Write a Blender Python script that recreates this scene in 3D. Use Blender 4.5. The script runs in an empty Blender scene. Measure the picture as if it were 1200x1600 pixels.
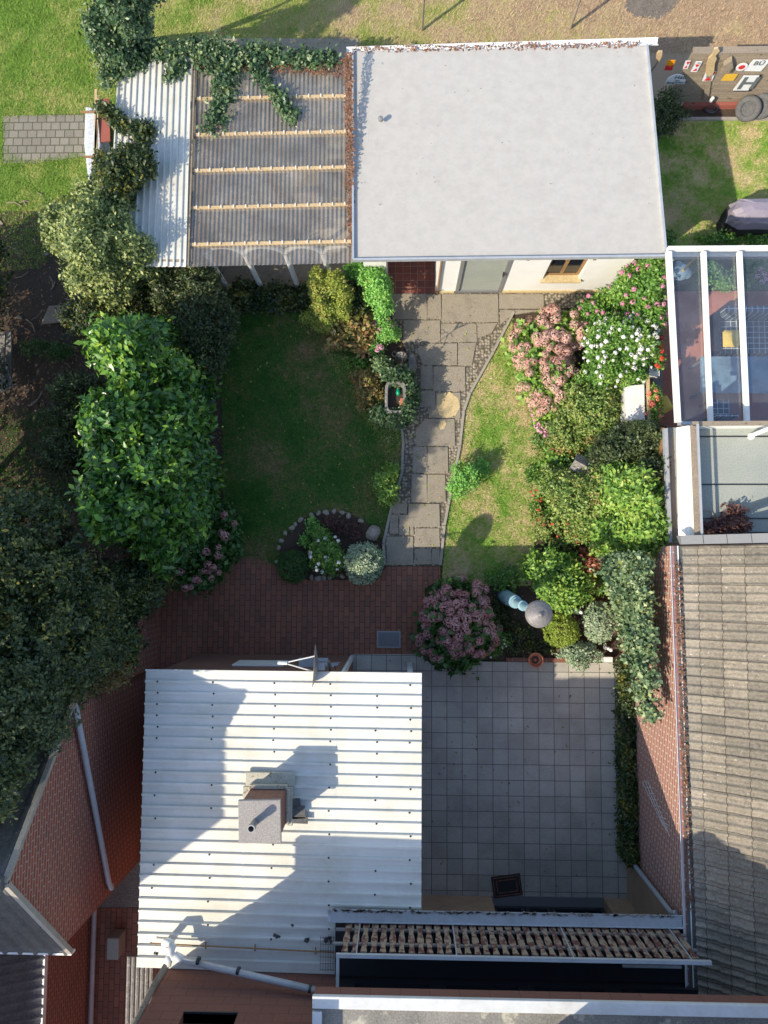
import bpy, math, random
import numpy as np
from mathutils import Vector, Matrix
random.seed(7)
SC = bpy.context.scene
COL = SC.collection
R = math.radians

# ------------------------------------------------------------------ camera
CAM_H, FPX = 14.6, 1130.0
_n = Vector((28 / FPX, -82 / FPX, -1.0)).normalized()      # straight down, seen from the camera
_zc = -_n
_yc = (Vector((0.004, 1, 0)) - _zc * Vector((0.004, 1, 0)).dot(_zc)).normalized()
_xc = _yc.cross(_zc)
CM = Matrix((_xc, _yc, _zc))                                # camera -> world rotation
cam = bpy.data.cameras.new('camera')
cam.sensor_fit = 'VERTICAL'
cam.sensor_height = 36.0
cam.lens = 36.0 * FPX / 1600.0
cam.clip_start, cam.clip_end = 0.1, 1000
camo = bpy.data.objects.new('camera', cam)
COL.objects.link(camo)
camo.matrix_world = Matrix.Translation((0, 0, CAM_H)) @ CM.to_4x4()
SC.camera = camo
# ------------------------------------------------------------------ light
SUN_EL, SUN_AZ = 38.7, 38.0                                 # shadows run SUN_AZ degrees above +X
sd = Vector((-math.cos(R(SUN_AZ)) * math.cos(R(SUN_EL)), -math.sin(R(SUN_AZ)) * math.cos(R(SUN_EL)), math.sin(R(SUN_EL))))
w = bpy.data.worlds.new('World'); SC.world = w; w.use_nodes = True
nt = w.node_tree
sky = nt.nodes.new('ShaderNodeTexSky'); sky.sky_type = 'NISHITA'; sky.sun_disc = False
sky.sun_elevation = R(SUN_EL); sky.sun_rotation = math.atan2(sd.x, sd.y)
bg = nt.nodes['Background']; bg.inputs[1].default_value = 0.148
nt.links.new(sky.outputs[0], bg.inputs[0])
sun = bpy.data.lights.new('sun', 'SUN'); sun.energy = 3.2; sun.angle = R(0.5); sun.color = (1, .88, .69)
suno = bpy.data.objects.new('sun', sun); COL.objects.link(suno)
suno.rotation_euler = sd.to_track_quat('Z', 'Y').to_euler()
SC.view_settings.view_transform = 'Standard'; SC.view_settings.look = 'None'
SC.view_settings.exposure = 0.9; SC.view_settings.gamma = 1

# ------------------------------------------------------------------ geometry helpers
def ray(px, py):
    return CM @ Vector(((px - 600) / FPX, (800 - py) / FPX, -1))
def at(px, py, z=0.0):
    d = ray(px, py); t = (z - CAM_H) / d.z
    return Vector((d.x * t, d.y * t, z))
def at_x(px, py, X):
    d = ray(px, py); t = X / d.x
    return Vector((X, d.y * t, CAM_H + d.z * t))
def at_y(px, py, Y):
    d = ray(px, py); t = Y / d.y
    return Vector((d.x * t, Y, CAM_H + d.z * t))

class MB:
    def __init__(s): s.v = []; s.f = []
    def add(s, vs, fs):
        o = len(s.v); s.v += [tuple(v) for v in vs]; s.f += [tuple(i + o for i in f) for f in fs]; return s
    def box(s, c, d, rz=0, M=None):
        x, y, z = d[0] / 2, d[1] / 2, d[2] / 2
        vs = [Vector((a * x, b * y, e * z)) for a, b, e in ((-1,-1,-1),(1,-1,-1),(1,1,-1),(-1,1,-1),(-1,-1,1),(1,-1,1),(1,1,1),(-1,1,1))]
        m = M if M is not None else Matrix.Rotation(rz, 3, 'Z')
        return s.add([m @ v + Vector(c) for v in vs], [(0,3,2,1),(4,5,6,7),(0,1,5,4),(1,2,6,5),(2,3,7,6),(3,0,4,7)])
    def bx(s, x0, x1, y0, y1, z0, z1):
        return s.box(((x0+x1)/2, (y0+y1)/2, (z0+z1)/2), (abs(x1-x0), abs(y1-y0), abs(z1-z0)))
    def beam(s, a, b, w, h, up=Vector((0, 0, 1))):
        a, b = Vector(a), Vector(b); d = (b - a); L = d.length; d.normalize()
        sx = d.cross(up)
        if sx.length < 1e-4: sx = d.cross(Vector((0, 1, 0)))
        sx.normalize(); sz = sx.cross(d)
        m = Matrix((d, sx, sz)).transposed()
        return s.box((a + b) / 2, (L, w, h), M=m)
    def slab(s, pts, t):           # top polygon given by 3-D points, thickness t downwards
        n = len(pts); pts = [Vector(p) for p in pts]
        vs = pts + [p - Vector((0, 0, t)) for p in pts]
        area = sum(pts[i].x * pts[(i+1) % n].y - pts[(i+1) % n].x * pts[i].y for i in range(n))
        if area < 0: vs = vs[:n][::-1] + vs[n:][::-1]
        fs = [tuple(range(n)), tuple(range(2*n-1, n-1, -1))] + [(i, n + i, n + (i+1) % n, (i+1) % n) for i in range(n)]
        return s.add(vs, fs)
    def tube(s, path, r, seg=10, cap=True, r1=None):
        path = [Vector(p) for p in path]; n = len(path); vs = []; fs = []
        for i, p in enumerate(path):
            d = (path[min(i+1, n-1)] - path[max(i-1, 0)]).normalized()
            u = d.cross(Vector((0, 0, 1)))
            if u.length < 1e-3: u = Vector((1, 0, 0))
            u.normalize(); v = d.cross(u)
            rr = r if r1 is None else r + (r1 - r) * i / (n - 1)
            for k in range(seg):
                a = 2 * math.pi * k / seg
                vs.append(p + (u * math.cos(a) + v * math.sin(a)) * rr)
        for i in range(n - 1):
            for k in range(seg):
                k2 = (k + 1) % seg
                fs.append((i*seg+k, i*seg+k2, (i+1)*seg+k2, (i+1)*seg+k))
        if cap: fs += [tuple(range(seg))[::-1], tuple(range((n-1)*seg, n*seg))]
        return s.add(vs, fs)
    def lathe(s, c, prof, seg=24, axis=Vector((0, 0, 1)), sx=1, sy=1):
        q = Vector((0, 0, 1)).rotation_difference(axis.normalized()) if axis.z < .9999 else None
        vs = []; fs = []; c = Vector(c); n = len(prof)
        for (r, z) in prof:
            for k in range(seg):
                a = 2 * math.pi * k / seg
                p = Vector((r * sx * math.cos(a), r * sy * math.sin(a), z))
                if q: p = q @ p
                vs.append(c + p)
        for i in range(n - 1):
            for k in range(seg):
                k2 = (k + 1) % seg
                fs.append((i*seg+k, i*seg+k2, (i+1)*seg+k2, (i+1)*seg+k))
        if prof[-1][0] > 1e-4: fs.append(tuple(range((n-1)*seg, n*seg)))
        if prof[0][0] > 1e-4: fs.append(tuple(range(seg))[::-1])
        return s.add(vs, fs)
    def prism(s, pts2, M, t):       # outline in local XY, extruded along local Z by t, M places it
        n = len(pts2)
        vs = [M @ Vector((x, y, 0)) for x, y in pts2] + [M @ Vector((x, y, t)) for x, y in pts2]
        return s.add(vs, [tuple(range(n))[::-1], tuple(range(n, 2*n))] + [(i, (i+1) % n, n + (i+1) % n, n + i) for i in range(n)])
    def build(s, name, m, parent=None, smooth=False, bevel=0):
        return link_mesh(name, np.array(s.v, dtype=np.float32), s.f, m, parent, smooth, bevel)

def link_mesh(name, V, F, m, parent=None, smooth=False, bevel=0):
    off = np.array(parent_world(parent), dtype=np.float32) if parent else np.zeros(3, np.float32)
    org = np.zeros(3, np.float32)
    if parent is None and len(V):
        org = np.array([(V[:, 0].min() + V[:, 0].max()) / 2, (V[:, 1].min() + V[:, 1].max()) / 2, V[:, 2].min()], np.float32)
    V = V - off - org
    me = bpy.data.meshes.new(name)
    if isinstance(F, np.ndarray):
        k = F.shape[1]; nf = F.shape[0]
        me.vertices.add(len(V)); me.vertices.foreach_set('co', V.astype(np.float32).ravel())
        me.loops.add(nf * k); me.loops.foreach_set('vertex_index', F.astype(np.int32).ravel())
        me.polygons.add(nf); me.polygons.foreach_set('loop_start', np.arange(0, nf * k, k, dtype=np.int32))
        me.polygons.foreach_set('loop_total', np.full(nf, k, dtype=np.int32))
        me.update(calc_edges=True)
    else:
        me.from_pydata([tuple(map(float, v)) for v in V], [], F); me.update()
    if smooth:
        me.polygons.foreach_set('use_smooth', np.ones(len(me.polygons), dtype=bool))
    me.materials.append(m)
    o = bpy.data.objects.new(name, me); COL.objects.link(o)
    if parent is not None: o.parent = parent
    else: o.location = org.tolist()
    if bevel:
        b = o.modifiers.new('bevel', 'BEVEL'); b.width = bevel; b.segments = 2; b.limit_method = 'ANGLE'
    return o
def parent_world(p):
    v = Vector((0, 0, 0))
    while p is not None: v = v + p.location; p = p.parent
    return v
def tag(o, label=None, cat=None, group=None, kind=None):
    if label: o['label'] = label
    if cat: o['category'] = cat
    if group: o['group'] = group
    if kind: o['kind'] = kind
    return o
def thing(name, loc, label, cat, group=None):
    o = bpy.data.objects.new(name, None); COL.objects.link(o); o.location = Vector(loc); o.empty_display_size = .2
    return tag(o, label, cat, group)
def struct(o): o['kind'] = 'structure'; return o

# ------------------------------------------------------------------ materials
def newmat(name):
    m = bpy.data.materials.new(name); m.use_nodes = True
    return m, m.node_tree, m.node_tree.nodes['Principled BSDF']
def ramp(nt, fac, stops, interp='LINEAR'):
    r = nt.nodes.new('ShaderNodeValToRGB'); r.color_ramp.interpolation = interp
    e = r.color_ramp.elements
    e[0].position, e[0].color = stops[0][0], (*stops[0][1], 1)
    e[1].position, e[1].color = stops[-1][0], (*stops[-1][1], 1)
    for p, c in stops[1:-1]:
        x = e.new(p); x.color = (*c, 1)
    nt.links.new(fac, r.inputs[0]); return r.outputs[0]
def noise(nt, scale, detail=4, rough=.6, vec=None, out=0, stretch=None, dist=0):
    n = nt.nodes.new('ShaderNodeTexNoise'); n.inputs['Scale'].default_value = scale
    n.inputs['Detail'].default_value = detail; n.inputs['Roughness'].default_value = rough
    n.inputs['Distortion'].default_value = dist
    v = vec or pos(nt)
    if stretch:
        mp = nt.nodes.new('ShaderNodeMapping'); mp.inputs['Scale'].default_value = stretch
        nt.links.new(v, mp.inputs[0]); v = mp.outputs[0]
    nt.links.new(v, n.inputs['Vector']); return n.outputs[out]
def pos(nt):
    g = nt.nodes.new('ShaderNodeNewGeometry'); return g.outputs['Position']
def mixc(nt, fac, a, b, mode='MIX'):
    m = nt.nodes.new('ShaderNodeMix'); m.data_type = 'RGBA'; m.blend_type = mode
    for i, v in ((0, fac), (6, a), (7, b)):
        if isinstance(v, (int, float)): m.inputs[i].default_value = v
        elif isinstance(v, tuple): m.inputs[i].default_value = (*v, 1)
        else: nt.links.new(v, m.inputs[i])
    return m.outputs[2]
def math_(nt, op, a, b=0.0, c=None):
    m = nt.nodes.new('ShaderNodeMath'); m.operation = op
    for i, v in enumerate((a, b) if c is None else (a, b, c)):
        if isinstance(v, (int, float)): m.inputs[i].default_value = v
        else: nt.links.new(v, m.inputs[i])
    return m.outputs[0]
def bump(nt, bs, h, strength=.3, dist=.01):
    b = nt.nodes.new('ShaderNodeBump'); b.inputs['Strength'].default_value = strength; b.inputs['Distance'].default_value = dist
    nt.links.new(h, b.inputs['Height']); nt.links.new(b.outputs[0], bs.inputs['Normal'])
def swz(nt, order, scale=(1, 1, 1)):
    s = nt.nodes.new('ShaderNodeSeparateXYZ'); nt.links.new(pos(nt), s.inputs[0])
    c = nt.nodes.new('ShaderNodeCombineXYZ')
    for i, ch in enumerate(order):
        if ch in 'XYZ': nt.links.new(s.outputs['XYZ'.index(ch)], c.inputs[i])
    return c.outputs[0]

def surf(name, c1, c2, scale=4, rough=.8, bmp=.3, fine=60, metal=0, spots=None, spot_scale=12, spot_at=.62, stretch=None, spec=None, bd=.008, c3=None):
    m, nt, b = newmat(name)
    f = noise(nt, scale, 6, .65, stretch=stretch)
    st = [(.3, c1), (.7, c2)] if c3 is None else [(.28, c1), (.5, c2), (.72, c3)]
    c = ramp(nt, f, st)
    g = noise(nt, fine, 3, .6)
    c = mixc(nt, .35, c, ramp(nt, g, [(.3, tuple(x * .55 for x in c1)), (.7, tuple(min(1, x * 1.35) for x in c2))]))
    if spots:
        s = ramp(nt, noise(nt, spot_scale, 5, .7), [(spot_at - .03, (0, 0, 0)), (spot_at + .05, (1, 1, 1))])
        c = mixc(nt, s, c, spots)
    nt.links.new(c, b.inputs['Base Color'])
    b.inputs['Roughness'].default_value = rough; b.inputs['Metallic'].default_value = metal
    if spec is not None: b.inputs['Specular IOR Level'].default_value = spec
    bump(nt, b, g, bmp, bd)
    return m

def bricks(name, order, bw, bh, c1, c2, mortar, off=.5, ms=.012, vary=(.05, .05, .05), rough=.85, bmp=.6, dirt=(.1, .09, .08), dirtamt=.25, smooth=.1, wob=.004, bias=0):
    m, nt, b = newmat(name)
    v = swz(nt, order)
    n = noise(nt, 9, 3, .6, out=1)
    a = nt.nodes.new('ShaderNodeVectorMath'); a.operation = 'MULTIPLY_ADD'
    nt.links.new(n, a.inputs[0]); a.inputs[1].default_value = (wob, wob, wob); nt.links.new(v, a.inputs[2])
    t = nt.nodes.new('ShaderNodeTexBrick'); nt.links.new(a.outputs[0], t.inputs['Vector'])
    t.offset = off; t.inputs['Scale'].default_value = 1; t.inputs['Brick Width'].default_value = bw; t.inputs['Row Height'].default_value = bh
    t.inputs['Mortar Size'].default_value = ms; t.inputs['Mortar Smooth'].default_value = smooth; t.inputs['Bias'].default_value = bias
    t.inputs['Color1'].default_value = (*c1, 1); t.inputs['Color2'].default_value = (*c2, 1); t.inputs['Mortar'].default_value = (*mortar, 1)
    c = mixc(nt, .4, t.outputs[0], ramp(nt, noise(nt, 35, 4, .7), [(.3, tuple(x * .5 for x in c1)), (.7, tuple(min(1, x * 1.3) for x in c2))]))
    c = mixc(nt, t.outputs[1], c, mortar)
    d = ramp(nt, noise(nt, 1.1, 6, .7), [(.42, (0, 0, 0)), (.75, (1, 1, 1))])
    c = mixc(nt, math_(nt, 'MULTIPLY', d, dirtamt), c, dirt)
    nt.links.new(c, b.inputs['Base Color']); b.inputs['Roughness'].default_value = rough
    h = math_(nt, 'ADD', math_(nt, 'MULTIPLY', t.outputs[1], -1.0), math_(nt, 'MULTIPLY', noise(nt, 70, 3, .6), .5))
    bump(nt, b, h, bmp, .006)
    return m

def leafmat(name, cols, rough=.45, trans=.16, var=.8):
    cols = [tuple(min(.85, x * (1.45 if max(c) < .3 else 1.25 if max(c) < .5 else 1.05)) for x in c) for c in cols]
    m, nt, b = newmat(name)
    g = nt.nodes.new('ShaderNodeNewGeometry')
    n = noise(nt, 2.2, 3, .6)
    f = math_(nt, 'ADD', math_(nt, 'MULTIPLY', g.outputs['Random Per Island'], .6), math_(nt, 'SUBTRACT', math_(nt, 'MULTIPLY', n, 1.1), .35))
    k = len(cols)
    st = [(.08 + .88 * i / (k - 1), cols[i]) for i in range(k)]
    c = ramp(nt, f, st)
    nt.links.new(c, b.inputs['Base Color']); b.inputs['Roughness'].default_value = rough
    tr = nt.nodes.new('ShaderNodeBsdfTranslucent'); nt.links.new(mixc(nt, .5, c, (.35, .5, .05), 'MULTIPLY'), tr.inputs[0])
    nt.links.new(c, tr.inputs[0])
    mx = nt.nodes.new('ShaderNodeMixShader'); mx.inputs[0].default_value = trans
    nt.links.new(b.outputs[0], mx.inputs[1]); nt.links.new(tr.outputs[0], mx.inputs[2])
    nt.links.new(mx.outputs[0], nt.nodes['Material Output'].inputs[0])
    return m
def plain(name, c, rough=.5, metal=0, v=.12, bmp=.05):
    return surf(name, tuple(x * (1 - v) for x in c), tuple(min(1, x * (1 + v)) for x in c), 6, rough, bmp, 90, metal)
def lightplain(name, c, rough=.5, metal=0, dirt=(.3, .28, .24), amt=.18, scale=3, stretch=None):
    m, nt, b = newmat(name)
    d = ramp(nt, noise(nt, scale, 8, .72, stretch=stretch), [(.4, (0, 0, 0)), (.8, (1, 1, 1))])
    cc = mixc(nt, math_(nt, 'MULTIPLY', d, amt * 2), c, dirt)
    nt.links.new(cc, b.inputs['Base Color']); b.inputs['Roughness'].default_value = rough; b.inputs['Metallic'].default_value = metal
    bump(nt, b, noise(nt, 50, 3), .06, .004)
    return m
def glass(name, tint=(.85, .9, .95), diff=.08, dcol=(.7, .75, .8), gl=.12):
    m, nt, b = newmat(name); nt.nodes.remove(b)
    t = nt.nodes.new('ShaderNodeBsdfTransparent'); t.inputs[0].default_value = (*tint, 1)
    g = nt.nodes.new('ShaderNodeBsdfGlossy'); g.inputs['Roughness'].default_value = .03
    d = nt.nodes.new('ShaderNodeBsdfDiffuse'); d.inputs[0].default_value = (*dcol, 1)
    f = nt.nodes.new('ShaderNodeFresnel'); f.inputs[0].default_value = 1.5
    a = nt.nodes.new('ShaderNodeMixShader'); nt.links.new(math_(nt, 'ADD', f.outputs[0], gl * .4), a.inputs[0])
    nt.links.new(t.outputs[0], a.inputs[1]); nt.links.new(g.outputs[0], a.inputs[2])
    c = nt.nodes.new('ShaderNodeMixShader')
    dm = ramp(nt, noise(nt, 2.5, 6, .7), [(.3, (diff * .5,) * 3), (.75, (diff * 1.6,) * 3)])
    nt.links.new(dm, c.inputs[0]); nt.links.new(a.outputs[0], c.inputs[1]); nt.links.new(d.outputs[0], c.inputs[2])
    nt.links.new(c.outputs[0], nt.nodes['Material Output'].inputs[0])
    return m
def grassmat(name, stops, scale=.9, isl=.35, rough=.8, trans=.15, xgrad=None):
    m, nt, b = newmat(name)
    g = nt.nodes.new('ShaderNodeNewGeometry')
    n = noise(nt, scale * 1.5, 7, .7)
    n2 = noise(nt, 14, 3, .6)
    f = math_(nt, 'ADD', math_(nt, 'ADD', math_(nt, 'MULTIPLY', n, 2.0), math_(nt, 'MULTIPLY', n2, .5)), math_(nt, 'MULTIPLY', g.outputs['Random Per Island'], isl))
    f = math_(nt, 'SUBTRACT', f, .75 + isl / 2)
    if xgrad:
        s = nt.nodes.new('ShaderNodeSeparateXYZ'); nt.links.new(pos(nt), s.inputs[0])
        f = math_(nt, 'ADD', f, math_(nt, 'MULTIPLY', math_(nt, 'SUBTRACT', s.outputs[xgrad[2] if len(xgrad) > 2 else 0], xgrad[0]), xgrad[1]))
    c = ramp(nt, f, stops)
    nt.links.new(c, b.inputs['Base Color']); b.inputs['Roughness'].default_value = rough
    b.inputs['Specular IOR Level'].default_value = .2
    bump(nt, b, noise(nt, 45, 4, .7), .8, .02)
    return m

M = {}
M['soil'] = surf('soil', (.035, .025, .018), (.085, .06, .04), 3, .95, .9, 55, spots=(.2, .13, .07), spot_scale=30, spot_at=.66, bd=.02)
M['darkearth'] = surf('dark_earth', (.1, .085, .07), (.2, .17, .14), 5, .95, .8, 40, spots=(.3, .24, .17), spot_scale=14, bd=.02)
M['ground'] = grassmat('ground_cover', [(.2, (.035, .03, .018)), (.45, (.06, .055, .025)), (.6, (.05, .08, .02)), (.85, (.14, .11, .05))], .6, 0)
FIELD = [(.08, (.16, .28, .04)), (.3, (.34, .39, .1)), (.55, (.46, .42, .17)), (.72, (.56, .44, .26)), (.95, (.48, .35, .23))]
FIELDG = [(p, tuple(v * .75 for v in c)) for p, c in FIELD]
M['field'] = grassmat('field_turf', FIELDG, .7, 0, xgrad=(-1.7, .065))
M['fieldb'] = grassmat('field_blades', FIELD, .7, .4, xgrad=(-1.7, .065))
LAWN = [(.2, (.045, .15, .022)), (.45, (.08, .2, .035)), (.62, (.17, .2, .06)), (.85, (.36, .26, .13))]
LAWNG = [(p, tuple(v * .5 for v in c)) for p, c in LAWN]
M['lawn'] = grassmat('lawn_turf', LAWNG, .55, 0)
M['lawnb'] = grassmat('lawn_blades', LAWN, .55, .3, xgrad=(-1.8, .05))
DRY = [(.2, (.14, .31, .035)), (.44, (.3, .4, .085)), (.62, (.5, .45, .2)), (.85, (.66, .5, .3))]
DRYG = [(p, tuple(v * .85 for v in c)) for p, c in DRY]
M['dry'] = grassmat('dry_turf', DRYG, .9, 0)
M['dryb'] = grassmat('dry_blades', DRY, .9, .4)
M['brickfloor'] = bricks('terrace_brick', 'YX', .21, .105, (.36, .14, .08), (.2, .09, .06), (.06, .05, .04), ms=.006, dirt=(.04, .05, .05), dirtamt=.3)
M['tiles'] = bricks('patio_tiles', 'XY', .3, .3, (.54, .51, .45), (.38, .36, .31), (.09, .085, .07), off=0, ms=.006, dirt=(.2, .185, .16), dirtamt=.7, bmp=.3, wob=.001)
M['redtile'] = bricks('red_floor_tiles', 'XY', .15, .15, (.3, .08, .05), (.15, .05, .045), (.3, .22, .18), off=0, ms=.004, bmp=.3)
M['redfloor'] = bricks('terracotta_floor', 'XY', .3, .15, (.55, .22, .15), (.46, .18, .12), (.35, .2, .15), off=0, ms=.004, bmp=.3)
M['slab'] = surf('path_stone', (.17, .15, .115), (.29, .255, .2), 2.6, .85, .5, 45, spots=(.36, .33, .28), spot_scale=16, spot_at=.68, c3=(.23, .2, .15))
M['yslab'] = surf('yellow_stone', (.48, .37, .18), (.58, .46, .26), 5, .85, .4, 40, spots=(.3, .2, .1), spot_scale=14)
M['greypave'] = bricks('grey_paving', 'XY', .2, .17, (.17, .155, .125), (.25, .23, .185), (.07, .07, .035), ms=.01, bmp=.5)
M['kerb'] = surf('kerb_stone', (.25, .23, .19), (.36, .33, .28), 5, .9, .4)
def cobblemat():
    m, nt, b = newmat('cobbles')
    v = nt.nodes.new('ShaderNodeTexVoronoi'); v.inputs['Scale'].default_value = 16; v.inputs['Randomness'].default_value = .55
    nt.links.new(pos(nt), v.inputs['Vector'])
    c = ramp(nt, noise(nt, 14, 4), [(.3, (.2, .17, .13)), (.7, (.42, .37, .28))])
    gap = ramp(nt, v.outputs['Distance'], [(.4, (0, 0, 0)), (.62, (1, 1, 1))])
    c = mixc(nt, gap, c, (.11, .095, .07))
    nt.links.new(c, b.inputs['Base Color']); b.inputs['Roughness'].default_value = .85
    bump(nt, b, math_(nt, 'MULTIPLY', v.outputs['Distance'], -1.0), 1, .03)
    return m
M['cobble'] = cobblemat()
M['gravel'] = surf('gravel', (.08, .08, .07), (.3, .28, .24), 38, .9, 1, 70, spots=(.5, .47, .4), spot_scale=60, spot_at=.6, bd=.02)
BR = dict(ms=.011, dirtamt=.35)
M['brickx'] = bricks('red_brick_x', 'YZ', .22, .075, (.34, .085, .05), (.21, .055, .04), (.33, .24, .19), **BR)
M['bricky'] = bricks('red_brick_y', 'XZ', .22, .075, (.3, .1, .06), (.2, .075, .05), (.2, .16, .13), **BR)
M['brickr'] = bricks('light_red_brick', 'YZ', .22, .078, (.42, .15, .1), (.33, .11, .08), (.55, .5, .42), ms=.012, dirtamt=.3, dirt=(.25, .12, .1))
M['tany'] = bricks('tan_brick_y', 'XZ', .22, .07, (.52, .33, .19), (.4, .24, .13), (.38, .3, .22), **BR)
M['tanx'] = bricks('tan_brick_x', 'YZ', .22, .07, (.5, .33, .2), (.4, .25, .15), (.38, .3, .22), **BR)
M['cladding'] = bricks('brown_slate_cladding', 'XZ', .4, .19, (.2, .085, .06), (.175, .075, .055), (.09, .04, .03), off=.5, ms=.004, dirtamt=.2, bmp=.5)
M['claddingx'] = bricks('brown_slate_cladding_side', 'YZ', .4, .19, (.2, .085, .06), (.175, .075, .055), (.09, .04, .03), off=.5, ms=.004, dirtamt=.2, bmp=.5)
M['membrane'] = lightplain('roof_membrane', (.47, .45, .41), .85, 0, (.37, .35, .32), .4, 5)
M['white'] = lightplain('white_paint', (.78, .78, .75), .55)
M['render'] = lightplain('white_render', (.8, .8, .78), .8, amt=.08)
M['whitemetal'] = lightplain('white_metal', (.8, .81, .8), .35, 0, (.45, .44, .38), .2, 2)
M['zinc'] = lightplain('zinc', (.5, .53, .56), .45, .35, (.25, .25, .25), .25, 5)
M['greymetal'] = lightplain('grey_metal', (.3, .31, .32), .4, .5)
M['plasticpipe'] = lightplain('grey_plastic', (.42, .45, .48), .4, 0, (.2, .2, .18), .25, 6)
M['dark'] = plain('dark_frame', (.02, .022, .026), .4)
M['blackglass'] = plain('black_glass', (.01, .014, .022), .08)
M['black'] = plain('black_rubber', (.025, .025, .027), .7)
M['blackish'] = surf('old_rubber', (.07, .07, .072), (.13, .13, .13), 8, .85, .4, 40)
M['wood'] = surf('weathered_wood', (.2, .16, .12), (.32, .26, .19), 5, .85, .5, 40, stretch=(.15, 1.5, 1.5), spots=(.1, .075, .05), spot_scale=10, spot_at=.64)
M['woody'] = surf('timber_batten', (.42, .3, .15), (.56, .42, .24), 6, .7, .3, 40, stretch=(.2, 1, 1))
M['woodbrown'] = surf('brown_wood', (.22, .12, .05), (.33, .2, .09), 6, .7, .3, 40)
M['pondroof'] = surf('ponded_felt', (.09, .085, .075), (.26, .25, .22), 1.8, .7, .4, 40, spots=(.4, .38, .3), spot_scale=3, spot_at=.6)
M['coping'] = lightplain('coping_metal', (.58, .6, .6), .5, 0, (.35, .34, .3), .3, 4)
M['woodpaint'] = surf('flaking_painted_wood', (.27, .2, .14), (.36, .28, .2), 9, .85, .6, 40, spots=(.12, .05, .04), spot_scale=7, spot_at=.5)
M['bark'] = surf('bark', (.07, .05, .035), (.15, .11, .08), 9, .95, .9, 40, bd=.02)
M['concrete'] = surf('exposed_aggregate', (.24, .22, .21), (.36, .34, .32), 30, .9, .9, 120, spots=(.5, .47, .44), spot_scale=70, spot_at=.58)
M['stone'] = surf('rough_stone', (.22, .19, .15), (.38, .34, .28), 8, .9, .8, 50)
M['greystone'] = surf('lichen_stone', (.12, .11, .1), (.26, .25, .23), 9, .95, .9, 50, spots=(.42, .41, .36), spot_scale=22, spot_at=.6)
M['terracotta'] = plain('terracotta', (.45, .15, .08), .8)
M['red'] = plain('red_paint', (.62, .03, .045), .45, v=.06)
M['orange'] = plain('orange_paint', (.85, .3, .01), .45, v=.06)
M['yellow'] = plain('yellow_paint', (.7, .42, .05), .5, v=.08)
M['signwhite'] = plain('sign_white', (.72, .75, .78), .4, v=.05)
M['signdark'] = plain('sign_grey', (.12, .14, .15), .5)
M['redbase'] = plain('red_beam', (.3, .09, .065), .8)
M['glass'] = glass('roof_glass', (.9, .93, .97), .06, (.6, .66, .74), .05)
M['tableglass'] = glass('table_glass', (.4, .55, .62), .5, (.35, .52, .62))
def poly():
    m, nt, b = newmat('corrugated_polycarbonate'); nt.nodes.remove(b)
    t = nt.nodes.new('ShaderNodeBsdfTransparent'); t.inputs[0].default_value = (.8, .78, .73, 1)
    g = nt.nodes.new('ShaderNodeBsdfGlossy'); g.inputs['Roughness'].default_value = .25; g.inputs[0].default_value = (.8, .82, .85, 1)
    d = nt.nodes.new('ShaderNodeBsdfDiffuse')
    nt.links.new(ramp(nt, noise(nt, 3, 6, .7), [(.35, (.46, .43, .38)), (.7, (.33, .27, .21))]), d.inputs[0])
    a = nt.nodes.new('ShaderNodeMixShader'); a.inputs[0].default_value = .13
    nt.links.new(t.outputs[0], a.inputs[1]); nt.links.new(g.outputs[0], a.inputs[2])
    c = nt.nodes.new('ShaderNodeMixShader')
    nt.links.new(ramp(nt, noise(nt, 1.6, 6, .7), [(.3, (.2,) * 3), (.7, (.5,) * 3)]), c.inputs[0])
    nt.links.new(a.outputs[0], c.inputs[1]); nt.links.new(d.outputs[0], c.inputs[2])
    nt.links.new(c.outputs[0], nt.nodes['Material Output'].inputs[0]); return m
M['poly'] = poly()
def metalroof(name, order):
    m, nt, b = newmat(name)
    st = (.12, 2.2, 1) if order == 'x' else (2.2, .12, 1)
    d = ramp(nt, noise(nt, 2.4, 9, .75, stretch=st), [(.4, (0, 0, 0)), (.72, (1, 1, 1))])
    d2 = ramp(nt, noise(nt, 1.0, 8, .75), [(.42, (0, 0, 0)), (.7, (1, 1, 1))])
    c = mixc(nt, math_(nt, 'MULTIPLY', d, .5), (.7, .7, .66), (.42, .42, .34))
    c = mixc(nt, math_(nt, 'MULTIPLY', d2, .6), c, (.45, .44, .34))
    s = ramp(nt, noise(nt, 28, 4, .6), [(.68, (0, 0, 0)), (.74, (1, 1, 1))])
    c = mixc(nt, math_(nt, 'MULTIPLY', s, .5), c, (.24, .2, .14))
    nt.links.new(c, b.inputs['Base Color']); b.inputs['Roughness'].default_value = .45; b.inputs['Metallic'].default_value = 0
    bump(nt, b, noise(nt, 30, 3), .08, .004); return m
M['roofx'] = metalroof('galvanised_sheet', 'x')
M['roofy'] = metalroof('galvanised_sheet_lean_to', 'y')
M['rooftile'] = surf('concrete_roof_tile', (.115, .105, .09), (.28, .255, .21), 7, .9, .6, 30, spots=(.62, .6, .55), spot_scale=17, spot_at=.66, c3=(.185, .168, .14))
_m, _nt, _b = M['rooftile'], M['rooftile'].node_tree, M['rooftile'].node_tree.nodes['Principled BSDF']
_t = _nt.nodes.new('ShaderNodeTexBrick'); _nt.links.new(swz(_nt, 'YX'), _t.inputs['Vector']); _t.offset = 0
for _k, _v in (('Scale', 1), ('Brick Width', .284), ('Row Height', .2727), ('Mortar Size', .007), ('Mortar Smooth', .3)): _t.inputs[_k].default_value = _v
for _k, _v in (('Color1', (.72, .72, .72, 1)), ('Color2', (1.15, 1.12, 1.1, 1)), ('Mortar', (.4, .37, .35, 1))): _t.inputs[_k].default_value = _v
_o = _b.inputs['Base Color'].links[0].from_socket
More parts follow.
